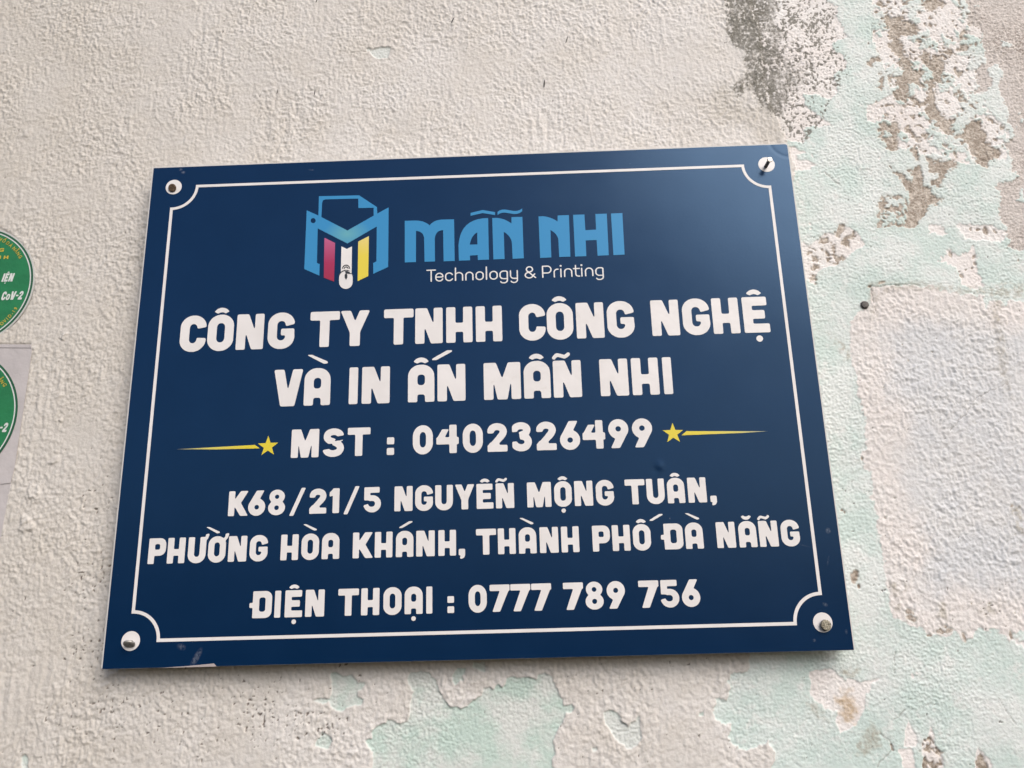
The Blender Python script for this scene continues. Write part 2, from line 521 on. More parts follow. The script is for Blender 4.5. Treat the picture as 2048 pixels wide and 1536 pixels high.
for fr, bl in ((ZF, [(1305, 420, 14, 25, 0), (1492, 435, 20, 14, .6), (1500, 487, 14, 20, 0), (1470, 530, 8, 9, 0), (1395, 590, 22, 14, -.6), (1375, 555, 10, 6, 0), (1430, 537, 6, 8, 0), (1470, 222, 9, 13, 0), (1650, 243, 10, 17, .5), (1580, 235, 22, 30, 0), (1525, 225, 14, 12, 0), (778, 640, 28, 11, .35), (690, 665, 14, 10, 0), (1830, 465, 8, 10, 0), (975, 1225, 9, 14, 0), (1165, 1160, 12, 7, 0), (935, 1105, 8, 7, 0), (795, 1440, 9, 6, 0)]),
               ((1560, 760, 3.84), [(630, 605, 10, 17, 0), (475, 1000, 10, 9, 0), (495, 1010, 9, 12, 0), (885, 900, 13, 9, 0), (805, 1055, 10, 12, 0), (820, 1040, 6, 6, 0), (1775, 970, 12, 10, 0), (1500, 338, 12, 7, 0), (575, 1500, 22, 40, 0)]),
               (ZG, [(985, 330, 28, 24, 0), (1000, 385, 36, 26, -.5), (1145, 515, 22, 12, 0), (1225, 490, 35, 22, .3), (1290, 480, 40, 16, .3), (1270, 450, 18, 20, 0), (1410, 530, 18, 42, .3), (1770, 510, 16, 42, 0), (1610, 280, 20, 12, 0), (1465, 275, 9, 9, 0), (1800, 335, 8, 12, 0), (1010, 345, 10, 12, 0), (560, 80, 18, 45, .2), (600, 145, 12, 16, 0), (860, 1380, 12, 26, .3)]),
               (ZB, [(815, 260, 16, 12, -.5), (1165, 290, 9, 12, 0), (850, 418, 10, 8, 0), (755, 450, 30, 22, -.6), (960, 515, 17, 8, 0), (1030, 470, 10, 13, 0), (1010, 320, 9, 8, 0), (1035, 1255, 10, 9, 0), (1385, 1130, 12, 14, 0), (1090, 1180, 6, 8, 0), (990, 1100, 24, 7, 0), (1080, 890, 12, 26, .5), (725, 650, 18, 18, 0), (210, 470, 10, 12, 0), (440, 860, 16, 14, 0), (355, 1170, 12, 12, 0), (435, 85, 22, 10, 0), (330, 40, 34, 34, 0), (600, 40, 30, 20, 0), (430, 20, 30, 16, 0)]),
               (ZC, [(820, 340, 20, 14, 0), (640, 290, 18, 16, 0), (1600, 220, 14, 28, .6), (955, 945, 22, 10, 0), (1040, 630, 14, 10, 0)]),
               (Z4, [(0, 0, .1, .1, 0)])):
    cement = np.maximum(cement, blobs(fr, bl))

grey_sd = np.maximum(
    union(ZB, [[(1270, -400), (1275, 0), (1290, 130), (1330, 280), (1430, 310), (1440, 420), (1460, 560), (1500, 680), (1400, 760), (1390, 860), (1420, 940), (1370, 980), (1440, 1020), (1520, 980), (1560, 900), (1510, 760), (1560, 700), (1650, 720), (1680, 830), (1640, 900), (1640, 1000), (1700, 1100), (1740, 1250), (1740, 1340), (1830, 1500), (1690, 1566), (1750, 1696), (1780, 1786), (1780, 1876), (1830, 1926), (1770, 2016), (1640, 2016), (1570, 2036), (1650, 2116), (1640, 2276), (1660, 2396), (1740, 2536), (1700, 2556), (1770, 2666), (1720, 2706), (1850, 2746), (1980, 2700), (4000, 2650), (4000, -400)]], warp=.9),
    -9)
isle = pn(X / 12, Z / 16, 31) + .6 * pn(X / 4.5, Z / 4.5, 32)
grey_sd = np.minimum(grey_sd, (.92 - isle) * 5)
grey = sstep(-.3, .3, grey_sd + 1.2 * (pn(X / 3.1, Z / 3.1, 27) + .7 * pn(X / 1.4, Z / 1.4, 28)))

# pale grey-lilac coat brushed over part of the right side
lil_sd = poly_sd(FULL, [(1741, 575), (1760, 574), (1800, 572), (1850, 570), (1890, 575), (1930, 580), (1960, 590), (1985, 600), (2048, 596), (2400, 590), (2400, 1262), (2048, 1268), (2015, 1285), (1990, 1262), (1957, 1258), (1945, 1278), (1925, 1280), (1909, 1262), (1891, 1274), (1854, 1271), (1844, 1253), (1823, 1253), (1800, 1240), (1786, 1234), (1780, 1214), (1772, 1183), (1769, 1136), (1767, 1110), (1757, 1070), (1751, 1028), (1746, 994), (1744, 968), (1742, 940), (1729, 937), (1722, 908), (1734, 900), (1732, 872), (1727, 820), (1716, 794), (1714, 760), (1700, 700), (1699, 655), (1712, 625), (1738, 612)], margin=30, warp=.8)
lil_ed = 6.0 * (pn(X / 11, Z / 11, 36) + .6 * pn(X / 4, Z / 4, 37)) * sstep(262, 285, X)
lil = sstep(-.3, .3, lil_sd + .8 * pn(X / 2.4, Z / 2.4, 38) - np.abs(lil_ed) * .8)
lil_in = sstep(10, 34, lil_sd + 9 * pn(X / 22, Z / 30, 33) + 4 * pn(X / 6, Z / 6, 34))
streak = sstep(.5, .8, sstep(9, 3, np.abs(X - np.interp(Z, [-60, 80], [306, 252]) - 2 * pn(X / 5, Z / 30, 35)))) * sstep(-75, -55, Z) * sstep(60, 20, Z)

# mould: dark speckle on the top right
mould_a = poly_sd(ZA, [(330, -400), (370, 0), (380, 240), (420, 480), (540, 560), (600, 660), (640, 760), (520, 880), (500, 1010), (560, 1030), (660, 980), (700, 1040), (760, 1150), (860, 1230), (960, 1280), (1030, 1250), (1100, 1000), (1240, 960), (1250, 800), (1000, 560), (1020, 330), (900, 250), (960, 100), (940, -400)], margin=16, warp=1.4)
mould_b = poly_sd(ZA, [(700, -400), (1560, -400), (1600, 150), (1680, 400), (1730, 740), (1600, 1080), (1480, 1320), (1260, 1540), (1000, 1500), (900, 1200), (800, 400)], margin=16, warp=1.2)
# spatter of peeled spots between 1 and 3 mm
sp = pn(X / 2.4, Z / 2.8, 41) + .75 * pn(X / 1.2, Z / 1.3, 42) + .45 * pn(X / 9, Z / 11, 43)
dens = np.maximum(sstep(-4, 3, mould_a) * .60, sstep(-3, 6, mould_b + 4 * pn(X / 8, Z / 8, 46)) * .56)
speck = sstep(.78 - 1.15 * dens, 1.06 - 1.15 * dens, sp + .5 * pn(X / 14, Z / 20, 47)) * (dens > .02)
film_m = sstep(-1.5, 2.5, mould_a + 1.6 * pn(X / 2.2, Z / 2.2, 44)) * np.clip(.92 + .35 * pn(X / 7, Z / 9, 45), 0, 1)
film_m = film_m * (1 - .45 * sstep(2, 12, mould_b))
mould = np.clip(np.maximum(film_m * sstep(-.85, -.05, sp), speck * .92), 0, 1)

# brown weeping stains and olive patches
stain_sd = np.maximum.reduce([union(ZE, [[(440, 330), (480, 420), (520, 520), (510, 650), (430, 670), (380, 600), (340, 500), (330, 440), (390, 400)]], warp=1.3, margin=8)])
stain = sstep(-2.5, 3.5, stain_sd + 1.5 * pn(X / 3, Z / 3, 51))
olive = np.maximum.reduce([sstep(-2, 2.5, union(ZE, [[(600, 720), (680, 690), (740, 760), (720, 880), (640, 940), (520, 960), (560, 850)], [(380, 200), (450, 150), (520, 190), (470, 240), (430, 260)], [(70, 480), (150, 520), (260, 640), (180, 620), (80, 560)]], warp=1.0, margin=8) + 2.2 * pn(X / 2.5, Z / 2.5, 52)) * .75,
                           sstep(-8, 4, poly_sd(ZA, [(800, 1180), (960, 1290), (1020, 1420), (1060, 1700), (820, 1700), (700, 1400), (300, 1300), (250, 1000), (380, 950), (650, 1200)], margin=12, warp=1.2)) * .45])
for fr, pl in ((ZG, [(1180, 260), (1310, 250), (1290, 380), (1330, 450), (1250, 480), (1200, 380)]), (ZF, [(1620, 740), (1700, 760), (1690, 900), (1720, 1080), (1680, 1100), (1630, 900)]), ((1560, 760, 3.84), [(1760, 960), (1874, 960), (1874, 1200), (1780, 1180)]), (ZG, [(840, 120), (960, 110), (930, 320), (880, 330)]), (ZG, [(1450, 260), (1650, 280), (1700, 330), (1550, 380)]), (ZF, [(380, 1020), (430, 1050), (540, 1180), (550, 1260), (500, 1230), (420, 1120)])):
    olive = np.maximum(olive, sstep(-1, 2, np.minimum(poly_sd(fr, pl, warp=1.0), (rag + .05) * 3)) * .8)
olive = np.maximum(olive, sstep(-1, 2, np.minimum(poly_sd(ZF, [(1400, 650), (1560, 680), (1700, 640), (1874, 640), (1874, 740), (1640, 760), (1500, 720)], warp=1.0), (rag + .3) * 3)) * .7)

olive = np.maximum(olive, sstep(-1.2, 1.8, np.minimum(poly_sd(FULL, [(1736, 566), (1850, 562), (1960, 572), (2048, 570), (2048, 590), (1960, 592), (1850, 580), (1762, 584), (1752, 640), (1738, 640)], warp=1.0), (rag + .25) * 3)) * .5)
olive = np.maximum(olive, sstep(-1.5, 2, np.minimum(poly_sd(FULL, [(1978, 600), (2006, 600), (2002, 660), (2014, 720), (2024, 800), (2008, 790), (1992, 700)], warp=1.0), (rag + .4) * 3)) * .45)

olive = np.maximum(olive, sstep(-3.5, 1.0, cement_sd + 1.2 * pn(X / 5, Z / 7, 53)) * sstep(.1, -.4, no_cream * -1) * .16)

# pinholes in the cream coat, in loose clusters
pit_d = np.zeros(X.shape, np.float32)
for (px, py, r, a) in ((190, 1150, 60, .8), (205, 1000, 50, .6), (175, 1300, 60, .8), (150, 1420, 70, .5), (240, 1400, 70, .7), (330, 1450, 90, .55), (520, 1430, 70, 1.0), (600, 1440, 50, .9), (460, 1400, 60, .6), (660, 1460, 40, .9), (560, 1350, 60, .6), (700, 1340, 60, .5), (400, 1500, 60, .5), (1150, 1330, 80, .3), (1350, 1320, 60, .35), (1760, 1175, 22, .9), (1980, 1215, 35, .8), (1790, 1170, 20, .8), (270, 1370, 60, .4), (1700, 1000, 60, .35)):
    cx, cz = un(px, py, WALL_Y)
    qx, qz = un(px + r, py, WALL_Y)
    rr = math.hypot(qx - cx, qz - cz) * 1000
    pit_d = np.maximum(pit_d, a * np.exp(-((X - cx * 1000) ** 2 + (Z - cz * 1000) ** 2) / (rr * rr)))
pn1 = pn(X / 1.55, Z / 1.55, 61) + .5 * pn(X / 4.0, Z / 4.0, 62)
pit = sstep(1.02 - .62 * pit_d, 1.10 - .62 * pit_d, pn1) * near
pit = np.maximum(pit, sstep(1.22, 1.28, pn1) * near * .8)

# hairline cracks and scored lines
crack = np.zeros(X.shape, np.float32)
for pts, wd in (([(1741, 573), (1762, 574.5), (1778, 572), (1805, 570.5), (1840, 569)], .55), ([(1740, 572), (1743, 590), (1749, 612), (1752, 626)], .5), ([(2024, 767), (1985, 778), (1950, 800), (1925, 832), (1898, 862)], .30),
                ([(1787.5, 1306), (1789, 1346)], .35), ([(1762, 1467), (1780, 1482), (1786, 1500), (1776, 1512), (1762, 1520), (1756, 1534)], .6), ([(1838, 303), (1836, 316), (1838, 324)], .45), ([(1970, 298), (1974, 316), (1978, 320)], .5),
                ([(1744, 45), (1743, 80)], .4), ([(1650, 250), (1662, 254)], .4), ([(1705, 80), (1690, 68)], .4), ([(1730, 985), (1744, 984)], .4), ([(700, 108), (735, 104)], .5), ([(64, 795), (80, 794)], .3), ([(120, 1296), (205, 1296)], .25),
                ([(1690, 296), (1706, 312)], .35), ([(1650, 180), (1665, 195)], .4), ([(1995, 1400), (2010, 1420), (2025, 1440), (2030, 1450)], .4), ([(1790, 1440), (1812, 1418)], .4), ([(1648, 345), (1680, 372)], .4)):
    P = np.array([un(*q, WALL_Y) for q in pts]) * 1000
    x0, z0 = P.min(0) - 5
    x1, z1 = P.max(0) + 5
    i0, i1 = np.searchsorted(XS * 1000, [x0, x1])
    j0, j1 = np.searchsorted(ZS * 1000, [z0, z1])
    xs = (X + (WX - X) * .6)[j0:j1, i0:i1]
    zs = (Z + (WZ - Z) * .6)[j0:j1, i0:i1]
    wd *= .8
    d = np.full(xs.shape, 99., np.float32)
    for k in range(len(P) - 1):
        e = P[k + 1] - P[k]
        t = np.clip(((xs - P[k, 0]) * e[0] + (zs - P[k, 1]) * e[1]) / (e @ e), 0, 1)
        d = np.minimum(d, np.hypot(xs - P[k, 0] - t * e[0], zs - P[k, 1] - t * e[1]))
    crack[j0:j1, i0:i1] = np.maximum(crack[j0:j1, i0:i1], sstep(wd * 1.1, wd * .3, d))
crn = pn(X / 13, Z / 15, 87) + .5 * pn(X / 5, Z / 5, 88)
crack = np.maximum(crack, sstep(.05, .012, np.abs(crn)) * sstep(-2, 2, inner) * sstep(0, .5, pn(X / 9, Z / 9, 89)) * .7)
pit = np.maximum(pit, crack * .5)

# relief
op = .34 * pn(X / 4.4, Z / 5.6, 71) + .44 * pn(X / 2.3, Z / 2.8, 72) + .30 * pn(X / 1.35, Z / 1.55, 73)
op = np.where(op > 0, op, op * .8)
fine = pn(X / 1.3, Z / 1.2, 74) * .62 + pn(X / 2.3, Z / 1.8, 75) * .42 + pn(X / 6.5, Z / 5.0, 76) * .28
gran = pn(X / 1.05, Z / 1.05, 77)
wave = pn(X / 60, Z / 60, 78) * .6 + pn(X / 22, Z / 26, 79) * .22
covered = np.maximum(cream, lil * .85)
vary = np.clip(1 + .55 * pn(X / 45, Z / 60, 83) + .35 * pn(X / 16, Z / 22, 84), .45, 1.7)
amp = .80 * vary * cream + (1 - cream) * (.84 * vary * lil + (1 - lil) * .0)
trow = .35 * pn(X / 3.2, Z / 26, 85) * sstep(.05, .6, pn(X / 38, Z / 70, 86)) * cream
h = wave + trow + op * amp + (1 - covered) * fine * .36 * vary
h = h + 1.0 * cream + (1 - cream) * (.30 * lil)
coat = mint * (1 - cream) * (1 - lil * .6)
h = h + .32 * coat - (1 - lil * .5) * .50 * cement * (1 - cream) - .40 * grey * (1 - cream) * (1 - lil)
h = h + gran * (.07 + .10 * np.maximum(cement, grey) * (1 - cream))
h = h - .65 * pit - .25 * mould * (1 - cream)
# blisters and lumps at the left
for (px, py, r, a) in ((130, 674, 6, .9), (125, 842, 4, .8), (110, 922, 9, .7), (68, 985, 14, .6), (72, 998, 10, .5), (56, 1052, 16, .8), (55, 1040, 10, .5), (57, 268, 9, .4)):
    cx, cz = un(px, py, WALL_Y)
    qx, qz = un(px + r, py, WALL_Y)
    rr = math.hypot(qx - cx, qz - cz) * 1000
    h = h + a * sstep(1.15, .55, np.sqrt((WX - cx * 1000) ** 2 + (WZ - cz * 1000) ** 2) / rr)
# stickers and paper are pressed on: under them the grain is squashed flat
stuck = np.maximum(poly_sd(FULL, [(-47 + 117 * math.cos(a), 562 + 117 * math.sin(a)) for a in np.linspace(0, 2 * math.pi, 40)], warp=0),
                   poly_sd(FULL, [(-200, 688), (63, 688), (63, 704), (54, 769), (43, 843), (22, 962), (13, 1012), (0, 1084), (-200, 1500)], warp=0))
k_ = sstep(-.7, .6, stuck)
h = np.where(k_ > 0, h * (1 - k_) + k_ * np.minimum(.45 + .25 * (h - 1), .78), h)
Y = WALL_Y * 1000 - h * (.15 + .85 * near)

verts = np.column_stack([X.ravel(), Y.ravel(), Z.ravel()]) / 1000
idx = np.arange(NX * NZ, dtype=np.int32).reshape(NZ, NX)
quads = np.stack([idx[:-1, :-1], idx[:-1, 1:], idx[1:, 1:], idx[1:, :-1]], -1).reshape(-1, 4)
me = bpy.data.meshes.new('wall')
me.vertices.add(len(verts))
me.vertices.foreach_set('co', verts.astype(np.float32).ravel())
me.loops.add(quads.size)
me.loops.foreach_set('vertex_index', quads.ravel())
me.polygons.add(len(quads))
me.polygons.foreach_set('loop_start', np.arange(0, quads.size, 4, dtype=np.int32))
me.polygons.foreach_set('use_smooth', np.ones(len(quads), bool))
me.update(calc_edges=True)
for nm, arr in (('cream', cream), ('mint', mint), ('cement', cement), ('grey', grey), ('lilac', lil), ('lilac_in', lil_in), ('mould', mould), ('stain', stain), ('olive', olive), ('pit', pit), ('hole_mint', sstep(-.3, .3, hole_sd) * (1 - sstep(-.3, .3, zone)))):
    at = me.attributes.new(nm, 'FLOAT', 'POINT')
    at.data.foreach_set('value', np.clip(arr, 0, 1).astype(np.float32).ravel())


def wall_material():
    mt, n, l, p = mat_new('layered wall paint')
    pos = geo_pos(n)

    def at(nm):
        a = n.new('ShaderNodeAttribute')
        a.attribute_name = nm
        return a.outputs['Fac']

    big = noise(n, l, pos, 5.0, 4)
    mid = noise(n, l, pos, 38, 5, .6)
    fin = noise(n, l, pos, 420, 4, .65)
    tiny = noise(n, l, pos, 1100, 3, .7)
    primer = mixc(n, l, remap(n, l, mid, .35, .65), (.705, .660, .642), (.745, .725, .717))
    cem = mixc(n, l, remap(n, l, fin, .40, .64), (.225, .178, .138), (.61, .54, .48))
    cem = mixc(n, l, remap(n, l, mid, .4, .65, 0, .45), cem, (.35, .295, .245))
    gry = mixc(n, l, remap(n, l, math_n(n, l, 'ADD', math_n(n, l, 'MULTIPLY', tiny, .5), math_n(n, l, 'MULTIPLY', fin, .5)), .42, .58), (.22, .180, .155), (.66, .60, .565))
    gry = mixc(n, l, remap(n, l, noise(n, l, pos, 14, 5, .6), .40, .62, 0, .75), gry, (.56, .515, .49))
    mnt = mixc(n, l, remap(n, l, mid, .40, .60), (.525, .617, .592), (.645, .680, .670))
    scuff = remap(n, l, noise(n, l, pos, 85, 5, .7), .54, .66, 0, .6)
    mnt = mixc(n, l, scuff, mnt, (.695, .690, .680))
    mnt = mixc(n, l, remap(n, l, fin, .5, .75, 0, .35), mnt, (.44, .515, .47))
    crm = mixc(n, l, remap(n, l, big, .35, .65), (.588, .560, .535), (.640, .618, .604))
    crm = mixc(n, l, remap(n, l, mid, .38, .70, 0, .45), crm, (.540, .495, .440))
    crm = mixc(n, l, remap(n, l, fin, .30, .45, .20, 0), crm, (.40, .34, .28))
    mnt = mixc(n, l, math_n(n, l, 'MULTIPLY', at('hole_mint'), .6), mnt, mixc(n, l, remap(n, l, mid, .42, .58), (.420, .535, .475), (.560, .575, .548)))  # mint inside the peeled holes mixed darker and greener
    lla = mixc(n, l, at('lilac_in'), (.670, .632, .615), (.575, .582, .600))
    lla = mixc(n, l, remap(n, l, mid, .45, .65, 0, .6), lla, (.635, .620, .610))
    lla = mixc(n, l, remap(n, l, fin, .30, .44, .3, 0), lla, (.40, .38, .37))
    # cream darkened towards the left: light falloff painted into the colour, with yellowish grime
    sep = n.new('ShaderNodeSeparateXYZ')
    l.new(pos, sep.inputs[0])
    shade_x = remap(n, l, sep.outputs[0], -.02, -.30, 0, .48)
    shade_grime = math_n(n, l, 'MULTIPLY', shade_x, remap(n, l, big, .3, .6, .5, 1))
    crm = mixc(n, l, shade_grime, crm, (.400, .362, .305))
    c = mixc(n, l, at('mint'), primer, mnt)
    c = mixc(n, l, at('cement'), c, cem)
    c = mixc(n, l, at('grey'), c, gry)
    c = mixc(n, l, math_n(n, l, 'MULTIPLY', at('lilac'), math_n(n, l, 'SUBTRACT', 1.0, math_n(n, l, 'MULTIPLY', at('cement'), .9))), c, lla)
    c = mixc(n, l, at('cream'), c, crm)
    st = math_n(n, l, 'MULTIPLY', at('stain'), remap(n, l, fin, .25, .6, .35, .8))
    c = mixc(n, l, st, c, (.42, .28, .135))
    ol = math_n(n, l, 'MULTIPLY', at('olive'), remap(n, l, fin, .35, .6, .35, 1))
    c = mixc(n, l, ol, c, (.33, .295, .235))
    mo = math_n(n, l, 'MULTIPLY', at('mould'), remap(n, l, tiny, .28, .55, .78, 1))
    c = mixc(n, l, mo, c, mixc(n, l, mid, (.092, .090, .072), (.150, .134, .108)))
    c = mixc(n, l, math_n(n, l, 'MULTIPLY', at('pit'), .85), c, (.11, .085, .07))
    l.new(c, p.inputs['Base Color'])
    p.inputs['Roughness'].default_value = .62
    p.inputs['Specular IOR Level'].default_value = .35
    b = n.new('ShaderNodeBump')
    b.inputs['Strength'].default_value = .55
    b.inputs['Distance'].default_value = .0005
    hsum = math_n(n, l, 'ADD', math_n(n, l, 'MULTIPLY', tiny, .5), fin)
    l.new(hsum, b.inputs['Height'])
    l.new(b.outputs[0], p.inputs['Normal'])
    return mt


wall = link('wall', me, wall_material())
tag(wall, 'rough plastered outdoor wall with cream paint peeling to mint green and bare render', 'wall', kind='structure')


def wall_front(x, z):
    """how far the wall stands out (y of its surface) near a point"""
    i = int(np.clip(np.searchsorted(XS, x), 4, NX - 5))
    j = int(np.clip(np.searchsorted(ZS, z), 4, NZ - 5))
    return float(Y[j - 4:j + 5, i - 4:i + 5].mean()) / 1000


# ------------------------------------------------------------------ the sign
SIGN = empty('company_sign', (0, 0, -.150))
tag(SIGN, 'navy blue company signboard with white capitals and thin white border nailed to the wall', 'sign')


def part(name, loops, mat, y=-.00022, thick=.00012, parent=None, label=None):
    me_ = loops_mesh(name, loops, y, thick)
    par = parent or SIGN
    o = link(name, me_, mat, par)
    w = Vector((0, 0, 0))
    q = par
    while q is not None:
        w += q.location
        q = q.parent
    o.location = -w
    if label:
        o['label'] = label
    return o


# board: white foam panel, a hair larger than its printed film
def rrect(x0, z0, x1, z1, r, n=6):
    pts = []
    for cx, cz, a0 in ((x1 - r, z1 - r, 0), (x0 + r, z1 - r, 90), (x0 + r, z0 + r, 180), (x1 - r, z0 + r, 270)):
        for k in range(n + 1):
            a = math.radians(a0 + 90 * k / n)
            pts.append((cx + r * math.cos(a), cz + r * math.sin(a)))
    return pts


bx0, bz0 = sg(-.75, -.15)
bx1, bz1 = sg(400.75, 300.8)
part('board', [rrect(bx0, bz0, bx1, bz1, .0012)], M_BOARD, y=.00012, thick=.0055)

# film: fine sheet with the slack, the dent and the lifted corner it really has
fu = np.arange(0, 400.01, .8)
fv = np.arange(0, 300.01, .8)
FU, FV = np.meshgrid(fu, fv)
fh = .035 * pn(FU / 70, FV / 70, 81) + .010 * pn(FU / 18, FV / 18, 82)
fh = fh + .26 * np.exp(-(((FU - 305.5) / 2.2) ** 2 + ((FV - 100.3) / 2.6) ** 2)) - .12 * np.exp(-(((FU - 303.2) / 2.0) ** 2 + ((FV - 98.3) / 2.4) ** 2))
dcr = np.hypot(FU - 401.5, FV - 303.5) - 12.5
fh = fh - .09 * np.exp(-(dcr / 1.0) ** 2) + .03 * sstep(0, -6, dcr)
corner_cut = np.hypot(np.maximum(FU - 398.6, 0), np.maximum(FV - 298.6, 0))
FU2 = np.where(corner_cut > 1.4, 398.6 + (FU - 398.6) * 1.4 / np.maximum(corner_cut, 1e-6), FU)
FV2 = np.where(corner_cut > 1.4, 298.6 + (FV - 298.6) * 1.4 / np.maximum(corner_cut, 1e-6), FV)
fverts = np.column_stack([(FU2.ravel() - 200) / 1000, -fh.ravel() / 1000 - .00008, (FV2.ravel() - 150) / 1000])
ii = np.arange(FU.size).reshape(FU.shape)
fq = np.stack([ii[:-1, :-1], ii[:-1, 1:], ii[1:, 1:], ii[1:, :-1]], -1).reshape(-1, 4)
fm = bpy.data.meshes.new('film')
fm.from_pydata(fverts.tolist(), [], fq.tolist())
fm.polygons.foreach_set('use_smooth', np.ones(len(fm.polygons), bool))
film = link('film', fm, M_BLUE, SIGN)
film.location = (0, 0, .150)

# torn strip at the lower edge where the film has come away
part('torn_strip', [[sg(30, -.15), sg(46, .45), sg(60.3, 1.45), sg(61.9, -.15)]], simple('torn film backing', (.37, .325, .325), .6, bump=.4), y=-.00028, thick=.00012, label='pinkish strip of bare board where the blue film is torn')

# border line with scooped corners
def border(off):
    e, r = 13.1 + off, 15.95 - off
    c = (14.0, 14.0)
    pts = []
    for cx, cz, a0, a1 in ((14, 14, 90, 0), (386, 14, 180, 90), (386, 286, 270, 180), (14, 286, 360, 270)):
        # each scoop runs clockwise around the corner disc
        arc = []
        lim = None
        for k in range(25):
            a = math.radians(a0 + (a1 - a0) * k / 24)
            arc.append((cx + r * math.cos(a), cz + r * math.sin(a)))
        pts.append(arc)
    e0u, e1u, e0v, e1v = e, 400 - e, e, 300 - e
    bl, br, tr, tl = pts
    out = [(e0u, bl[0][1])] + bl + [(bl[-1][0], e0v)]
    out += [(br[0][0], e0v)] + br + [(e1u, br[-1][1])]
    out += [(e1u, tr[0][1])] + tr + [(tr[-1][0], e1v)]
    out += [(tl[0][0], e1v)] + tl + [(e0u, tl[-1][1])]
    return out


def border_loop(off, r):
    e = 13.1 + off
    out = []
    for cx, cz, a0 in ((14, 14, 90), (386, 14, 180), (386, 286, 270), (14, 286, 0)):
        arc = [(cx + r * math.cos(math.radians(a0 - 90 * k / 24)), cz + r * math.sin(math.radians(a0 - 90 * k / 24))) for k in range(25)]
        first, last = arc[0], arc[-1]
        if cx < 200 and cz < 150:
            out += [(e, first[1])] + arc + [(last[0], e)]
        elif cx > 200 and cz < 150:
            out += [(first[0], e)] + arc + [(400 - e, last[1])]
        elif cx > 200:
            out += [(400 - e, first[1])] + arc + [(last[0], 300 - e)]
        else:
            out += [(first[0], 300 - e)] + arc + [(e, last[1])]
    return [sg(*q) for q in out]


part('border_line', [border_loop(0, 14.2), border_loop(1.75, 15.95)], M_WHITE)
for u, v in ((14.1, 286.0), (385.7, 286.3), (14.05, 14.0), (385.5, 14.2)):
    part('corner_disc', [[sg(u + 5.08 * math.cos(a), v + 5.08 * math.sin(a)) for a in np.linspace(0, 2 * np.pi, 48, endpoint=False)]], M_WHITE)

# ------------------------------------------------------------------ lettering: shapes drawn on a fine grid, softened, outlined
RES = 150
GX0, GX1, GY0, GY1 = -.45, 1.45, -.45, 1.62
gx = np.arange(GX0, GX1, 1 / RES)
gy = np.arange(GY0, GY1, 1 / RES)
PX, PY = np.meshgrid(gx, gy)


def in_poly(pts):
    r = np.zeros(PX.shape, bool)
    n = len(pts)
    for k in range(n):
        ax, ay = pts[k]
        bx, by = pts[(k + 1) % n]
        if ay == by:
            continue
        r ^= ((ay > PY) != (by > PY)) & (PX < (bx - ax) * (PY - ay) / (by - ay) + ax)
    return r


def in_rect(x0, y0, x1, y1):
    return (PX >= x0) & (PX <= x1) & (PY >= y0) & (PY <= y1)


def in_rr(x0, y0, x1, y1, rx, ry=None):
    ry = ry or rx
    cx, cy = (x0 + x1) / 2, (y0 + y1) / 2
    dx = np.maximum(np.abs(PX - cx) - ((x1 - x0) / 2 - rx), 0) / rx
    dy = np.maximum(np.abs(PY - cy) - ((y1 - y0) / 2 - ry), 0) / ry
    return (dx * dx + dy * dy <= 1) & in_rect(x0, y0, x1, y1)


def in_el(cx, cy, rx, ry):
    return ((PX - cx) / rx) ** 2 + ((PY - cy) / ry) ** 2 <= 1


def in_stroke(pts, w, spline=True):
    P = np.array(pts, float)
    if spline and len(P) > 2:
        Q = np.vstack([2 * P[0] - P[1], P, 2 * P[-1] - P[-2]])
        o = []
        for i in range(1, len(Q) - 2):
            for t in np.linspace(0, 1, 9)[:-1]:
                p0, p1, p2, p3 = Q[i - 1:i + 3]
                o.append(.5 * ((2 * p1) + (-p0 + p2) * t + (2 * p0 - 5 * p1 + 4 * p2 - p3) * t * t + (-p0 + 3 * p1 - 3 * p2 + p3) * t ** 3))
        P = np.vstack(o + [P[-1]])
    r = np.zeros(PX.shape, bool)
    for k in range(len(P) - 1):
        ax, ay = P[k]
        ex, ey = P[k + 1] - P[k]
        wx, wy = PX - ax, PY - ay
        t = np.clip((wx * ex + wy * ey) / max(ex * ex + ey * ey, 1e-12), 0, 1)
        r |= (wx - t * ex) ** 2 + (wy - t * ey) ** 2 <= w * w / 4
    return r


def blur(f, sig):
    k = np.exp(-.5 * (np.arange(-int(3 * sig + 1), int(3 * sig + 2)) / sig) ** 2)
    k /= k.sum()
    f = np.apply_along_axis(lambda v: np.convolve(v, k, 'same'), 0, f)
    return np.apply_along_axis(lambda v: np.convolve(v, k, 'same'), 1, f)


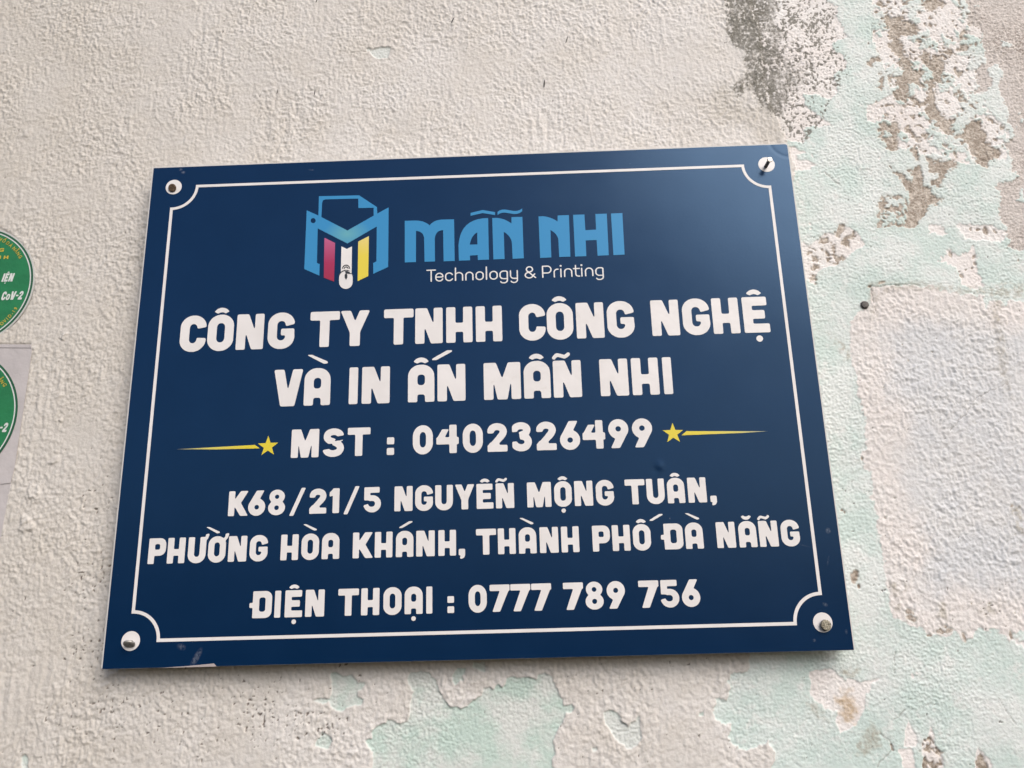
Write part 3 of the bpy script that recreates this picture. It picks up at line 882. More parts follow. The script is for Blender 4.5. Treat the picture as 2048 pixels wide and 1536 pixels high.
def outlines(f, lev=.5, eps=.0022):
    """marching squares -> list of closed loops (x, y), simplified"""
    a = f > lev
    nb = {}

    def put(p, q):
        nb.setdefault(p, []).append(q)
        nb.setdefault(q, []).append(p)
    c = a[:-1, :-1].astype(int) + 2 * a[:-1, 1:] + 4 * a[1:, 1:] + 8 * a[1:, :-1]
    for j, i in zip(*np.nonzero((c > 0) & (c < 15))):
        b, r, t, lf = ('h', j, i), ('v', j, i + 1), ('h', j + 1, i), ('v', j, i)
        k = c[j, i]
        if k in (1, 14): put(lf, b)
        elif k in (2, 13): put(b, r)
        elif k in (3, 12): put(lf, r)
        elif k in (4, 11): put(r, t)
        elif k in (6, 9): put(b, t)
        elif k in (7, 8): put(lf, t)
        elif k == 5: put(lf, t); put(b, r)
        elif k == 10: put(lf, b); put(r, t)

    def pos(e):
        kind, j, i = e
        if kind == 'h':
            u, v = f[j, i], f[j, i + 1]
            return gx[i] + (lev - u) / (v - u) / RES, gy[j]
        u, v = f[j, i], f[j + 1, i]
        return gx[i], gy[j] + (lev - u) / (v - u) / RES
    seen, res = set(), []
    for s in nb:
        if s in seen:
            continue
        lp, cur, prev = [], s, None
        while cur not in seen:
            seen.add(cur)
            lp.append(pos(cur))
            nxt = [q for q in nb[cur] if q != prev and q not in seen]
            prev = cur
            if not nxt:
                break
            cur = nxt[0]
        P = np.array(lp)
        if len(P) < 8:
            continue
        keep = np.zeros(len(P), bool)
        far = int(np.argmax(((P - P[0]) ** 2).sum(1)))
        keep[[0, far]] = True
        stack = [(0, far), (far, len(P))]
        PP = np.vstack([P, P[:1]])
        while stack:
            i0, i1 = stack.pop()
            if i1 - i0 < 2:
                continue
            A, B = PP[i0], PP[i1]
            ab = B - A
            L = math.hypot(*ab) or 1e-9
            d = np.abs((PP[i0 + 1:i1, 0] - A[0]) * ab[1] - (PP[i0 + 1:i1, 1] - A[1]) * ab[0]) / L
            k = int(np.argmax(d))
            if d[k] > eps:
                keep[i0 + 1 + k] = True
                stack += [(i0, i0 + 1 + k), (i0 + 1 + k, i1)]
        res.append(P[keep])
    return res


S = .245
WID = {'H': .70, 'N': .735, 'G': .72, 'C': .70, 'O': .70, 'T': .79, 'Y': .79, 'V': .77, 'A': .69, 'I': .235, 'M': .965, 'E': .675, 'K': .80, 'U': .71, 'D': .74, 'P': .69, 'S': .755,
       '0': .70, '1': .40, '2': .685, '3': .68, '4': .78, '5': .715, '6': .695, '7': .765, '8': .69, '9': .695, '/': .64, ',': .255, ':': .25}


def base_glyph(ch):
    w = WID[ch]
    R = in_rect
    if ch == 'H': return R(0, 0, S, 1) | R(w - S, 0, w, 1) | R(0, .30, w, .555)
    if ch == 'I': return R(0, 0, w, 1)
    if ch == 'N': return R(0, 0, S, 1) | R(w - S, 0, w, 1) | in_poly([(0, 1), (.315, 1), (w - S + .02, .47), (w, 0), (w - .315, 0), (S - .02, .55)])
    if ch == 'M': return R(0, 0, S, 1) | R(w - S, 0, w, 1) | in_poly([(.0, 1), (.325, 1), (w / 2, .56), (w - .325, 1), (w, 1), (w - S + .01, .62), (w / 2 + .13, 0), (w / 2 - .13, 0), (S - .01, .62)])
    if ch == 'T': return R(0, .755, w, 1) | R(w / 2 - .128, 0, w / 2 + .128, 1)
    if ch == 'E': return R(0, 0, S, 1) | R(0, .755, w - .03, 1) | R(0, .385, w - .10, .625) | R(0, 0, w, .245)
    if ch == 'V': return in_poly([(0, 1), (.27, 1), (w / 2, .42), (w - .27, 1), (w, 1), (w / 2 + .185, 0), (w / 2 - .185, 0)])
    if ch == 'Y': return in_poly([(0, 1), (.275, 1), (w / 2, .69), (w - .275, 1), (w, 1), (w / 2 + .135, .38), (w / 2 + .135, 0), (w / 2 - .135, 0), (w / 2 - .135, .38)])
    if ch == 'K': return R(0, 0, S, 1) | in_poly([(S - .02, .62), (.48, 1), (.79, 1), (.50, .52), (.81, 0), (.50, 0), (S - .02, .42)])
    if ch == 'P': return R(0, 0, S, 1) | (in_rr(-.3, .315, w, 1, .24) & R(0, .3, w, 1)) & ~in_rr(.245, .55, w - .235, .77, .055)
    if ch == 'D': return (in_rr(-.4, 0, w, 1, .26, .24) & R(0, 0, w, 1)) & ~in_rr(S, .235, w - S, .765, .09)
    if ch in 'O0':
        r = (.345, .33) if ch == 'O' else (.35, .40)
        return in_rr(0, -.015, w, 1.015, *r) & ~in_rr(S - .005, .225, w - S + .005, .775, .105, .12 if ch == 'O' else .16)
    if ch == 'C':
        o = in_rr(0, -.015, w, 1.015, .345, .33) & ~in_rr(S, .225, w - S, .775, .105, .12)
        return o & ~in_poly([(.36, .37), (.47, .378), (1.2, .33), (1.2, .76), (.47, .635), (.36, .61)])
    if ch == 'G':
        o = in_rr(0, -.015, w, 1.015, .355, .33) & ~in_rr(S, .225, w - S, .775, .105, .12)
        o &= ~in_poly([(.36, .38), (.36, .62), (.49, .625), (1.2, .80), (1.2, .40)])
        return o | R(w * .49, .365, w - .005, .555) | R(w - S, .25, w - .005, .555)
    if ch == 'U':
        return (in_rr(0, -.015, w, 1.7, .345, .33) & R(0, -.1, w, 1)) & ~(in_rr(S, .225, w - S, 1.7, .105, .12))
    if ch == 'A':
        return (in_rr(0, -.6, w, 1.015, .33, .31) & R(0, 0, w, 1.1)) & ~in_rr(S, .45, w - S, .745, .085) & ~(in_rr(S, -.6, w - S, .205, .05))
    if ch == 'S': return in_stroke([(.64, .66), (.565, .82), (.385, .885), (.19, .83), (.135, .70), (.21, .585), (.40, .51), (.57, .41), (.62, .285), (.545, .16), (.36, .11), (.17, .165), (.08, .33)], S - .01) & R(0, -.02, w, 1.02) & ~in_poly([(w, .60), (.36, .535), (.52, .66), (.50, .71), (.8, .76)]) & ~in_poly([(-.1, .40), (.36, .47), (.22, .33), (.23, .285), (-.1, .22)])
    if ch == '1': return R(w - S - .02, 0, w, 1) | in_poly([(0, .66), (0, .84), (.17, 1), (.3, 1), (.3, .72), (.16, .72)])
    if ch == '2': return (in_stroke([(.10, .70), (.17, .83), (.33, .885), (.50, .83), (.555, .70), (.49, .56), (.35, .42), (.20, .28), (.12, .12)], S) & R(0, .1, w, 1.02) & ~in_poly([(-.2, .30), (-.2, .655), (.23, .645), (.32, .54), (.1, .3)])) | R(0, 0, w, .235) | in_poly([(0, .1), (0, .2), (.10, .33), (.4, .33), (.42, .2)])
    if ch == '3': return ((in_stroke([(.06, .73), (.15, .85), (.33, .89), (.48, .83), (.52, .72), (.45, .61), (.30, .555)], S) | in_stroke([(.28, .535), (.47, .475), (.555, .33), (.49, .17), (.33, .11), (.16, .15), (.05, .27)], S + .005)) & R(0, -.02, w, 1.02)) & ~in_poly([(-.2, .385), (-.2, .31), (.2, .345), (.27, .40), (.245, .615), (.20, .675), (-.2, .66)])
    if ch == '4': return R(.455, 0, .705, 1) | R(0, .315, w, .56) | in_poly([(0, .34), (0, .49), (.20, .845), (.435, .845), (.26, .50)])
    if ch == '5': return R(.03, .775, w - .06, 1) | R(.03, .47, .27, 1) | ((in_el(.36, .33, .355, .345) & ~in_rr(.20, .215, .475, .445, .11)) & ~in_poly([(-.2, .48), (-.2, .33), (.0, .275), (.22, .335), (.27, .40), (.245, .46), (.03, .50)])) | in_poly([(.03, .47), (.27, .47), (.34, .675), (.03, .60)])
    if ch == '6': return (in_el(.3475, .335, .3475, .35) | in_poly([(.325, 1), (.635, 1), (.44, .62), (.1, .55), (.03, .47)])) & ~in_el(.35, .33, .098, .098)
    if ch == '9': return (in_el(.3475, .665, .3475, .35) | in_poly([(.37, 0), (.06, 0), (.255, .38), (.595, .45), (.665, .53)])) & ~in_el(.345, .67, .098, .098)
    if ch == '8': return (in_el(.345, .73, .315, .285) | in_el(.345, .285, .345, .30)) & ~in_el(.345, .725, .092, .092) & ~in_el(.345, .285, .098, .098)
    if ch == '7': return R(0, .765, w, 1) | in_poly([(.40, .80), (w, 1), (w, .865), (.385, 0), (.095, 0)])
    if ch == '/': return in_poly([(0, -.06), (.17, -.06), (w, 1.06), (w - .17, 1.06)])
    if ch == ',': return in_rr(0, 0, w, .25, .03) | in_poly([(w, .1), (w, .0), (.2, -.10), (.06, -.14), (.05, -.05), (.11, 0)])
    if ch == ':': return R(0, 0, w, .245) | R(0, .375, w, .62)


def accent(k, c):
    if k == '^': return in_poly([(c - .205, 1.10), (c - .13, 1.175), (c - .06, 1.205), (c, 1.212), (c + .06, 1.205), (c + .13, 1.175), (c + .205, 1.10), (c + .105, 1.045), (c + .05, 1.075), (c, 1.085), (c - .05, 1.075), (c - .105, 1.045)])
    if k == 'u': return in_poly([(c - .205, 1.19), (c - .13, 1.10), (c - .06, 1.068), (c, 1.06), (c + .06, 1.068), (c + .13, 1.10), (c + .205, 1.19), (c + .115, 1.235), (c + .05, 1.195), (c, 1.185), (c - .05, 1.195), (c - .115, 1.235)])
    if k == '`': return in_poly([(c - .31, 1.385), (c - .17, 1.385), (c + .25, 1.19), (c + .26, 1.14), (c + .15, 1.125)])
    if k == "'": return in_poly([(c - .20, 1.125), (c - .09, 1.125), (c + .33, 1.35), (c + .33, 1.385), (c + .19, 1.385), (c - .20, 1.165)])
    if k == '~': return in_stroke([(c - .19, 1.08), (c - .11, 1.155), (c + .02, 1.125), (c + .10, 1.105), (c + .19, 1.17)], .098)
    if k == '.': return in_el(c, -.165, .088, .088)


# letter -> base, accents [(kind, offset of its centre in cap heights)]
COMP = {'Ô': ('O', [('^', 0)]), 'Ê': ('E', [('^', 0)]), 'Ệ': ('E', [('^', 0), ('.', .03)]), 'À': ('A', [('`', 0)]), 'Ấ': ('A', [('^', 0), ("'", .49)]), 'Ẫ': ('A', [('^', 0)]), 'Ñ': ('N', [('~', -.14)]), 'Ễ': ('E', [('^', 0)]),
        'Ộ': ('O', [('^', 0), ('.', 0)]), 'Â': ('A', [('^', 0)]), 'Ò': ('O', [('`', -.02)]), 'Á': ('A', [("'", -.02)]), 'Ố': ('O', [('^', 0), ("'", .55)]), 'Ẵ': ('A', [('u', 0)]), 'Ạ': ('A', [('.', 0)]), 'Đ': ('D', []), 'Ư': ('U', []), 'Ờ': ('O', [('`', -.19)])}
_cache = {}


def glyph(ch):
    if ch in _cache:
        return _cache[ch]
    b, acc = COMP.get(ch, (ch, []))
    w = WID[b]
    f = base_glyph(b)
    if ch == 'Đ':
        f = f | in_rect(-.125, .385, .1, .565)
    if ch in 'ƯỜ':
        f = f | in_poly([(w - .12, .90), (w - .04, 1.0), (w - .04, 1.10), (w + .10, 1.13), (w + .10, 1.05), (w + .055, .93), (w - .03, .83)])
    sig = RES * .021
    g = blur(f.astype(np.float32), sig)
    lo = outlines(g)
    for k, dx in acc:
        lo += outlines(blur(accent(k, w / 2 + dx).astype(np.float32), RES * .013))
    _cache[ch] = (w, lo)
    return _cache[ch]


def text_line(name, cap, base, spec, label):
    """spec: (letter, left, right) in sign millimetres as measured; widths come from the typeface"""
    loops = []
    for ch, a, b in spec:
        w, lo = glyph(ch)
        ww = w * cap
        if ch == 'Đ':
            a = a + .125 * cap * .95
        c = (a + b) / 2
        for lp in lo:
            loops.append([sg(c - ww / 2 + q[0] * cap, base + q[1] * cap) for q in lp])
    return part(name, loops, M_WHITE, label=label)


text_line('lettering', 22.25, 176.95, [('C', 26.4, 42.1), ('Ô', 42.9, 58.7), ('N', 60.3, 76.8), ('G', 79.0, 95.4), ('T', 104.4, 122.1), ('Y', 122.6, 140.1), ('T', 148.6, 166.2), ('N', 167.4, 183.6), ('H', 185.8, 201.3), ('H', 203.4, 218.9), ('C', 229.1, 244.6), ('Ô', 245.5, 261.0), ('N', 262.9, 279.2), ('G', 281.1, 297.1), ('N', 307.2, 323.5), ('G', 325.4, 341.7), ('H', 343.1, 358.7), ('Ệ', 361.2, 376.1)], 'large white words CÔNG TY TNHH CÔNG NGHỆ')
text_line('lettering', 22.2, 141.6, [('V', 84.4, 101.5), ('À', 102.4, 117.9), ('I', 128.8, 134.0), ('N', 136.3, 152.7), ('Ấ', 163.3, 178.6), ('N', 180.5, 196.8), ('M', 207.6, 228.8), ('Ẫ', 230.8, 246.1), ('Ñ', 247.9, 264.2), ('N', 275.0, 291.2), ('H', 293.4, 308.8), ('I', 311.4, 316.6)], 'large white words VÀ IN ẤN MẪN NHI')
text_line('lettering', 16.45, 111.2, [('M', 96.4, 112.4), ('S', 114.7, 127.1), ('T', 128.8, 141.9), (':', 151.5, 155.6), ('0', 166.3, 177.8), ('4', 179.8, 192.6), ('0', 194.9, 206.4), ('2', 209.0, 220.3), ('3', 223.1, 234.3), ('2', 237.0, 248.2), ('6', 250.3, 261.7), ('4', 263.2, 276.0), ('9', 277.9, 289.4), ('9', 291.4, 302.9)], 'white line MST : 0402326499')
text_line('lettering', 13.9, 79.3, [('K', 62.4, 73.7), ('6', 73.6, 83.4), ('8', 84.9, 94.7), ('/', 97.0, 106.0), ('2', 108.2, 118.0), ('1', 119.6, 125.1), ('/', 127.5, 136.5), ('5', 138.7, 148.6), ('N', 156.1, 166.5), ('G', 167.9, 177.8), ('U', 179.1, 189.0), ('Y', 190.2, 201.1), ('Ễ', 202.3, 211.7), ('Ñ', 213.0, 223.4), ('M', 230.6, 244.0), ('Ộ', 245.7, 255.6), ('N', 257.0, 267.3), ('G', 269.0, 279.0), ('T', 285.2, 296.3), ('U', 297.1, 307.2), ('Â', 308.5, 318.4), ('N', 320.0, 330.4), (',', 332.1, 335.8)], 'smaller white line K68/21/5 NGUYỄN MỘNG TUÂN')
text_line('lettering', 13.95, 54.3, [('P', 19.2, 29.1), ('H', 29.9, 39.9), ('Ư', 41.4, 51.5), ('Ờ', 52.7, 62.6), ('N', 64.0, 74.4), ('G', 75.9, 86.1), ('H', 93.2, 103.2), ('Ò', 104.7, 114.7), ('A', 116.1, 126.0), ('K', 133.4, 144.6), ('H', 145.5, 155.5), ('Á', 157.3, 167.0), ('N', 168.5, 178.9), ('H', 180.7, 190.7), (',', 192.0, 195.6), ('T', 201.7, 212.7), ('H', 213.6, 223.6), ('À', 225.1, 235.0), ('N', 236.7, 247.1), ('H', 248.5, 258.5), ('P', 265.7, 275.4), ('H', 276.4, 286.6), ('Ố', 287.9, 297.8), ('Đ', 303.3, 315.4), ('À', 316.5, 326.4), ('N', 333.5, 344.1), ('Ẵ', 345.6, 355.6), ('Ñ', 356.8, 367.2), ('G', 368.7, 379.0)], 'smaller white line PHƯỜNG HÒA KHÁNH, THÀNH PHỐ ĐÀ NẴNG')
text_line('lettering', 14.15, 24.05, [('Đ', 77.8, 89.9), ('I', 91.4, 94.9), ('Ệ', 97.1, 106.7), ('N', 108.2, 118.8), ('T', 126.2, 137.3), ('H', 138.7, 148.7), ('O', 150.8, 160.8), ('Ạ', 162.4, 172.2), ('I', 174.1, 177.6), (':', 185.7, 189.2), ('0', 197.1, 207.1), ('7', 208.6, 219.5), ('7', 219.9, 230.7), ('7', 231.2, 242.0), ('7', 248.4, 259.3), ('8', 260.3, 270.1), ('9', 271.9, 281.8), ('7', 289.1, 300.0), ('5', 300.6, 310.7), ('6', 312.1, 322.0)], 'white telephone line ĐIỆN THOẠI : 0777 789 756')

# ------------------------------------------------------------------ the logo
LOGO = empty('logo', (0, 0, 0))
LOGO.parent = SIGN
ZL = (580, 370, 6.679)


def arc_pts(cx, cy, r, a0, a1, n=16):
    return [(cx + r * math.cos(math.radians(a0 + (a1 - a0) * k / n)), cy + r * math.sin(math.radians(a0 + (a1 - a0) * k / n))) for k in range(n + 1)]


emblem = [(225, 340), (380, 410), (388, 152), (925, 140), (1162, 298), (1166, 384), (1318, 302), (1312, 1096), (1113, 1188), (1113, 1045), (1155, 1022), (1160, 556), (768, 783), (372, 582), (360, 1042), (397, 1060), (393, 1212), (192, 1124)]
paper_hole = [(420, 430), (430, 240), (440, 208), (470, 195), (913, 183), (915, 310), (1118, 306), (1118, 412), (768, 610)]
dot = arc_pts(311, 478, 34, 0, 345, 23)
part('emblem', [zoomed(ZL, emblem), zoomed(ZL, paper_hole), zoomed(ZL, dot)], M_LOGO, parent=LOGO)
zt, zb = un(650, 475)[1], un(650, 560)[1]
part('magenta_bar', [zoomed(ZL, [(462, 706), (603, 776), (590, 1292), (452, 1240)])], ramp_z('magenta print', [(zb, (.30, .010, .050)), (zb + .011, (.33, .012, .075)), (zt + .0005, (.45, .095, .22))]), parent=LOGO)
part('yellow_bar', [zoomed(ZL, [(912, 758), (1054, 684), (1046, 1218), (904, 1286)])], ramp_z('yellow print', [(zb, (.68, .55, .045)), (zb + .015, (.68, .55, .05)), (zt + .001, (.68, .55, .19))]), parent=LOGO)
part('white_bar', [zoomed(ZL, [(688, 822), (760, 856), (828, 822), (824, 1180), (680, 1180)])], M_WHITE, parent=LOGO)
M_INK = simple('black print', (.012, .016, .022), .4)
ring_o = [(p, q) for p, q in arc_pts(750, 1232, 100, 180, 360, 24)]
mouse_outer = ring_o + [(850, 1305)] + arc_pts(748, 1302, 101, 0, 180, 24)
mouse_body = arc_pts(748, 1238, 90, 180, 360, 24) + [(838, 1300)] + arc_pts(747, 1300, 90, 0, 180, 24)
MO = part('mouse_icon', [zoomed(ZL, mouse_body)], M_WHITE, y=-.00030, thick=.00008, parent=LOGO)
edge = arc_pts(750, 1240, 103, 195, 345, 24) + arc_pts(748, 1242, 90, 345, 195, 24)
ink = [edge,
       arc_pts(752, 1120, 53, 180, 360, 18) + arc_pts(752, 1120, 41, 360, 180, 18),
       arc_pts(752, 1122, 31, 180, 360, 14) + arc_pts(752, 1122, 20, 360, 180, 14),
       [(744, 1142), (757, 1142), (756, 1188), (768, 1200), (768, 1240), (757, 1256), (750, 1268), (742, 1256), (732, 1240), (732, 1200), (745, 1188)]]
part('ink_lines', [zoomed(ZL, q) for q in ink], M_INK, y=-.00036, thick=.00008, parent=LOGO)

ZM = (800, 400, 7.877)
ZN = (1040, 400, 8.533)


def bez(*P, n=10):
    P = [np.array(p, float) for p in P]
    out = []
    for k in range(n + 1):
        t = k / n
        Q = P
        while len(Q) > 1:
            Q = [Q[i] * (1 - t) + Q[i + 1] * t for i in range(len(Q) - 1)]
        out.append(tuple(Q[0]))
    return out


name_loops = []
name_loops.append(zoomed(ZM, [(76, 330), (230, 326)] + bez((230, 326), (380, 322), (466, 402)) + bez((466, 402), (540, 310), (690, 310)) + [(852, 306), (862, 962), (688, 968), (680, 478)] + bez((680, 478), (560, 480), (548, 610)) + [(552, 970), (388, 975), (381, 610)] + bez((381, 610), (375, 500), (253, 488)) + [(252, 980), (76, 986)]))
name_loops.append(zoomed(ZM, [(928, 958), (922, 730)] + bez((922, 730), (940, 290), (1388, 287)) + [(1402, 940), (1228, 948), (1224, 872), (1102, 878), (1104, 952)]))
name_loops.append(zoomed(ZM, [(1098, 706)] + bez((1098, 706), (1125, 560), (1216, 512)) + [(1221, 702)]))
name_loops.append(zoomed(ZM, [(1453, 287), (1520, 284)] + bez((1520, 284), (1640, 290), (1756, 372)) + [(1757, 272), (1928, 268), (1950, 920), (1775, 928), (1763, 680)] + bez((1763, 680), (1750, 570), (1635, 505)) + [(1648, 932), (1472, 938)]))
name_loops.append(zoomed(ZM, [(1112, 206), (1305, 160), (1498, 194), (1498, 240), (1305, 208), (1112, 252)]))
name_loops.append(zoomed(ZM, [(1537, 190)] + bez((1537, 190), (1620, 110), (1730, 168), (1830, 215), (1925, 136)) + bez((1925, 178), (1830, 270), (1720, 210), (1620, 160), (1537, 240))))
name_loops.append(zoomed(ZN, [(316, 284), (390, 280)] + bez((390, 280), (540, 295), (640, 370)) + [(643, 268), (834, 260), (860, 968), (670, 975), (654, 680)] + bez((654, 680), (640, 580), (520, 515)) + [(534, 982), (344, 990)]))
name_loops.append(zoomed(ZN, [(906, 256), (1098, 250), (1115, 518), (1298, 508), (1286, 242), (1480, 236), (1514, 945), (1324, 953), (1307, 684), (1120, 692), (1132, 960), (940, 967)]))
name_loops.append(zoomed(ZN, [(1552, 234), (1746, 226), (1784, 934), (1594, 943)]))
part('name_lettering', name_loops, M_LOGO, parent=LOGO, label='sky blue logo lettering MẪN NHI')

# thin rounded tag line, drawn as strokes on the same grid, one letter at a time
TH = .092


def st(*lines):
    r = np.zeros(PX.shape, bool)
    for ln_ in lines:
        r |= in_stroke(ln_, TH, spline=False)
    return r


def arc_(cx, cy, rx, ry, a0, a1, n=12):
    return [(cx + rx * math.cos(math.radians(a0 + (a1 - a0) * k / n)), cy + ry * math.sin(math.radians(a0 + (a1 - a0) * k / n))) for k in range(n + 1)]


def rbox(x0, y0, x1, y1, r):
    p = arc_(x1 - r, y1 - r, r, r, 0, 90) + arc_(x0 + r, y1 - r, r, r, 90, 180) + arc_(x0 + r, y0 + r, r, r, 180, 270) + arc_(x1 - r, y0 + r, r, r, 270, 360)
    return p + [p[0]]


e_ = TH / 2
XH = .72


def thin(ch):
    w = .60
    r = .25
    if ch == 'T': return .72, st([(e_, 1 - e_), (.72 - e_, 1 - e_)], [(.36, 1 - e_), (.36, e_)])
    if ch == 'o': return w, st(rbox(e_, e_, w - e_, XH - e_, r))
    if ch == 'e': return w, st([(e_, .37), (w - e_, .37)] + arc_(w - e_ - r, XH - e_ - r, r, r, 0, 90) + arc_(e_ + r, XH - e_ - r, r, r, 90, 180) + arc_(e_ + r, e_ + r, r, r, 180, 270) + arc_(w - e_ - r, e_ + r, r, r, 270, 340))
    if ch == 'c': return w, st(arc_(w - e_ - r, XH - e_ - r, r, r, 25, 90) + arc_(e_ + r, XH - e_ - r, r, r, 90, 180) + arc_(e_ + r, e_ + r, r, r, 180, 270) + arc_(w - e_ - r, e_ + r, r, r, 270, 335))
    if ch == 'h': return w, st([(e_, e_), (e_, 1.06)], [(e_, XH - e_ - .10)] + arc_(e_ + .25, XH - e_ - r, .25, r, 125, 90, 4) + arc_(w - e_ - r, XH - e_ - r, r, r, 90, 0) + [(w - e_, e_)])
    if ch == 'n': return w, st([(e_, e_), (e_, XH - e_ - r)] + arc_(e_ + r, XH - e_ - r, r, r, 180, 90) + arc_(w - e_ - r, XH - e_ - r, r, r, 90, 0) + [(w - e_, e_)])
    if ch == 'l': return TH, st([(e_, e_), (e_, 1.06)])
    if ch == 'g': return w, st([(w - e_, XH - .10)] + arc_(w - e_ - .12, XH - e_ - .12, .12, .12, 0, 90, 5) + arc_(e_ + r, XH - e_ - r, r, r, 90, 180) + arc_(e_ + r, .05 + r, r, r, 180, 270) + [(w - e_, .05)], [(w - e_, XH - .14), (w - e_, -.07)] + arc_(w - e_ - r, -.07, r, .22, 0, -90) + arc_(e_ + r, -.07, r, .22, -90, -150))
    if ch == 'y': return w, st([(e_, XH - e_), (e_, e_ + r)] + arc_(e_ + r, e_ + r, r, r, 180, 270) + [(w - e_, e_)], [(w - e_, XH - e_), (w - e_, -.07)] + arc_(w - e_ - r, -.07, r, .22, 0, -90) + arc_(e_ + r, -.07, r, .22, -90, -150))
    if ch == '&': return .82, st(arc_(.36, .74, .22, .215, -130, 230, 26)) | st([(.52, .60), (.30, .48)] + arc_(.33, .27, .285, .23, 110, 310, 18) + [(.72, .36)], [(.21, .60), (.78, .05)])
    if ch == 'P': return .70, st([(e_, e_), (e_, 1 - e_), (.40, 1 - e_)] + arc_(.40, 1 - e_ - .28, .255, .28, 90, -90) + [(e_, 1 - e_ - .56)])
    if ch == 'r': return .40, st([(e_, e_), (e_, XH - e_ - r)] + arc_(e_ + r, XH - e_ - r, r, r, 180, 90) + [(.36, XH - e_)])
    if ch == 'i': return .14, st([(.07, e_), (.07, XH - e_)]) | in_el(.07, .94, .072, .072)
    if ch == 't': return .52, st([(.20, .93), (.20, e_ + .2)] + arc_(.40, e_ + .2, .20, .20, 180, 270) + [(.48, e_)], [(e_, XH - e_), (.48, XH - e_)])


tag_loops = []
ZQ = (840, 515, 9.309)
ZR = (1020, 510, 9.309)
spec = [('T', ZQ, 118, 300, 455), ('e', ZQ, 284, 438, 452), ('c', ZQ, 466, 622, 446), ('h', ZQ, 650, 806, 438), ('n', ZQ, 843, 998, 432), ('o', ZQ, 1034, 1190, 428), ('l', ZQ, 1226, 1252, 420), ('o', ZQ, 1293, 1452, 418), ('g', ZQ, 1480, 1640, 412), ('y', ZQ, 1676, 1826, 405),
        ('&', ZR, 273, 488, 440), ('P', ZR, 600, 780, 432), ('r', ZR, 815, 912, 424), ('i', ZR, 932, 972, 420), ('n', ZR, 1008, 1165, 414), ('t', ZR, 1178, 1308, 410), ('i', ZR, 1320, 1360, 405), ('n', ZR, 1398, 1555, 400), ('g', ZR, 1590, 1748, 392)]
b0 = np.mean([un(f[0] + a / f[2], f[1] + y / f[2])[1] for _, f, a, b, y in spec])
tcap = (un(850, 537)[1] - un(850, 564)[1])
for ch, fr, a, b, y in spec:
    w, f = thin(ch)
    lo = outlines(blur(f.astype(np.float32), RES * .010))
    x0 = un(fr[0] + a / fr[2], fr[1] + y / fr[2])[0]
    x1 = un(fr[0] + b / fr[2], fr[1] + y / fr[2])[0]
    cx = (x0 + x1) / 2
    sc = .0079
    for lp in lo:
        tag_loops.append([(cx + (q[0] - w / 2) * min((x1 - x0) / w, sc * 1.12), b0 + q[1] * sc) for q in lp])
part('tagline_lettering', tag_loops, M_WHITE, parent=LOGO, label='thin white words Technology & Printing')

# shooting stars either side of the tax number
ZS1 = (330, 830, 3.2508)
ZS2 = (1280, 820, 7.314)


def star(c, r, rot=0):
    return [(c[0] + (r if k % 2 == 0 else r * .40) * math.sin(math.radians(rot + 36 * k)), c[1] + (r if k % 2 == 0 else r * .40) * math.cos(math.radians(rot + 36 * k))) for k in range(10)]


yl = (.66, .53, .035)
xl0, xl1 = un(355, 899)[0], un(520, 893)[0]
c1, c2 = zoomed(ZS1, [(670, 204)])[0], zoomed(ZS2, [(483, 343)])[0]
part('shooting_star', [star(c1, .0061, -1), zoomed(ZS1, [(78, 223), (585, 195), (617, 217), (330, 224)])], ramp_z('yellow print fading left', [(xl0, (.30, .30, .22)), (xl0 + .018, (.60, .52, .12)), (xl0 + .04, yl)], horizontal=True), label='yellow star with its tail pointing left')
xr0, xr1 = un(1365, 866)[0], un(1536, 863)[0]
part('shooting_star', [star(c2, .0061, 1), zoomed(ZS2, [(606, 371), (678, 310), (1868, 312), (1500, 336)])], ramp_z('yellow print fading right', [(xr1 - .04, yl), (xr1 - .018, (.60, .52, .12)), (xr1, (.32, .33, .26))], horizontal=True), label='yellow star with its tail pointing right')

# ------------------------------------------------------------------ nails
def lathe(prof, n=28, name='part', ripple=0.0, rng=None):
    """profile (radius, height along -Y) -> mesh"""
    vs, fs = [], []
    for (r, hgt) in prof:
        for k in range(n):
            a = 2 * math.pi * k / n
            rr = r * (1 + (rng.uniform(-ripple, ripple) if rng else 0))
            vs.append((rr * math.cos(a), -hgt, rr * math.sin(a)))
    for j in range(len(prof) - 1):
        for k in range(n):
            k2 = (k + 1) % n
            fs.append((j * n + k, j * n + k2, (j + 1) * n + k2, (j + 1) * n + k))
    fs.append(tuple(range(n)))
    fs.append(tuple((len(prof) - 1) * n + k for k in reversed(range(n))))
    mh = bpy.data.meshes.new(name)
    mh.from_pydata(vs, [], fs)
    mh.update()
    import bmesh
    bm = bmesh.new()
    bm.from_mesh(mh)
    bmesh.ops.recalc_face_normals(bm, faces=bm.faces)
    bm.to_mesh(mh)
    bm.free()
    return mh


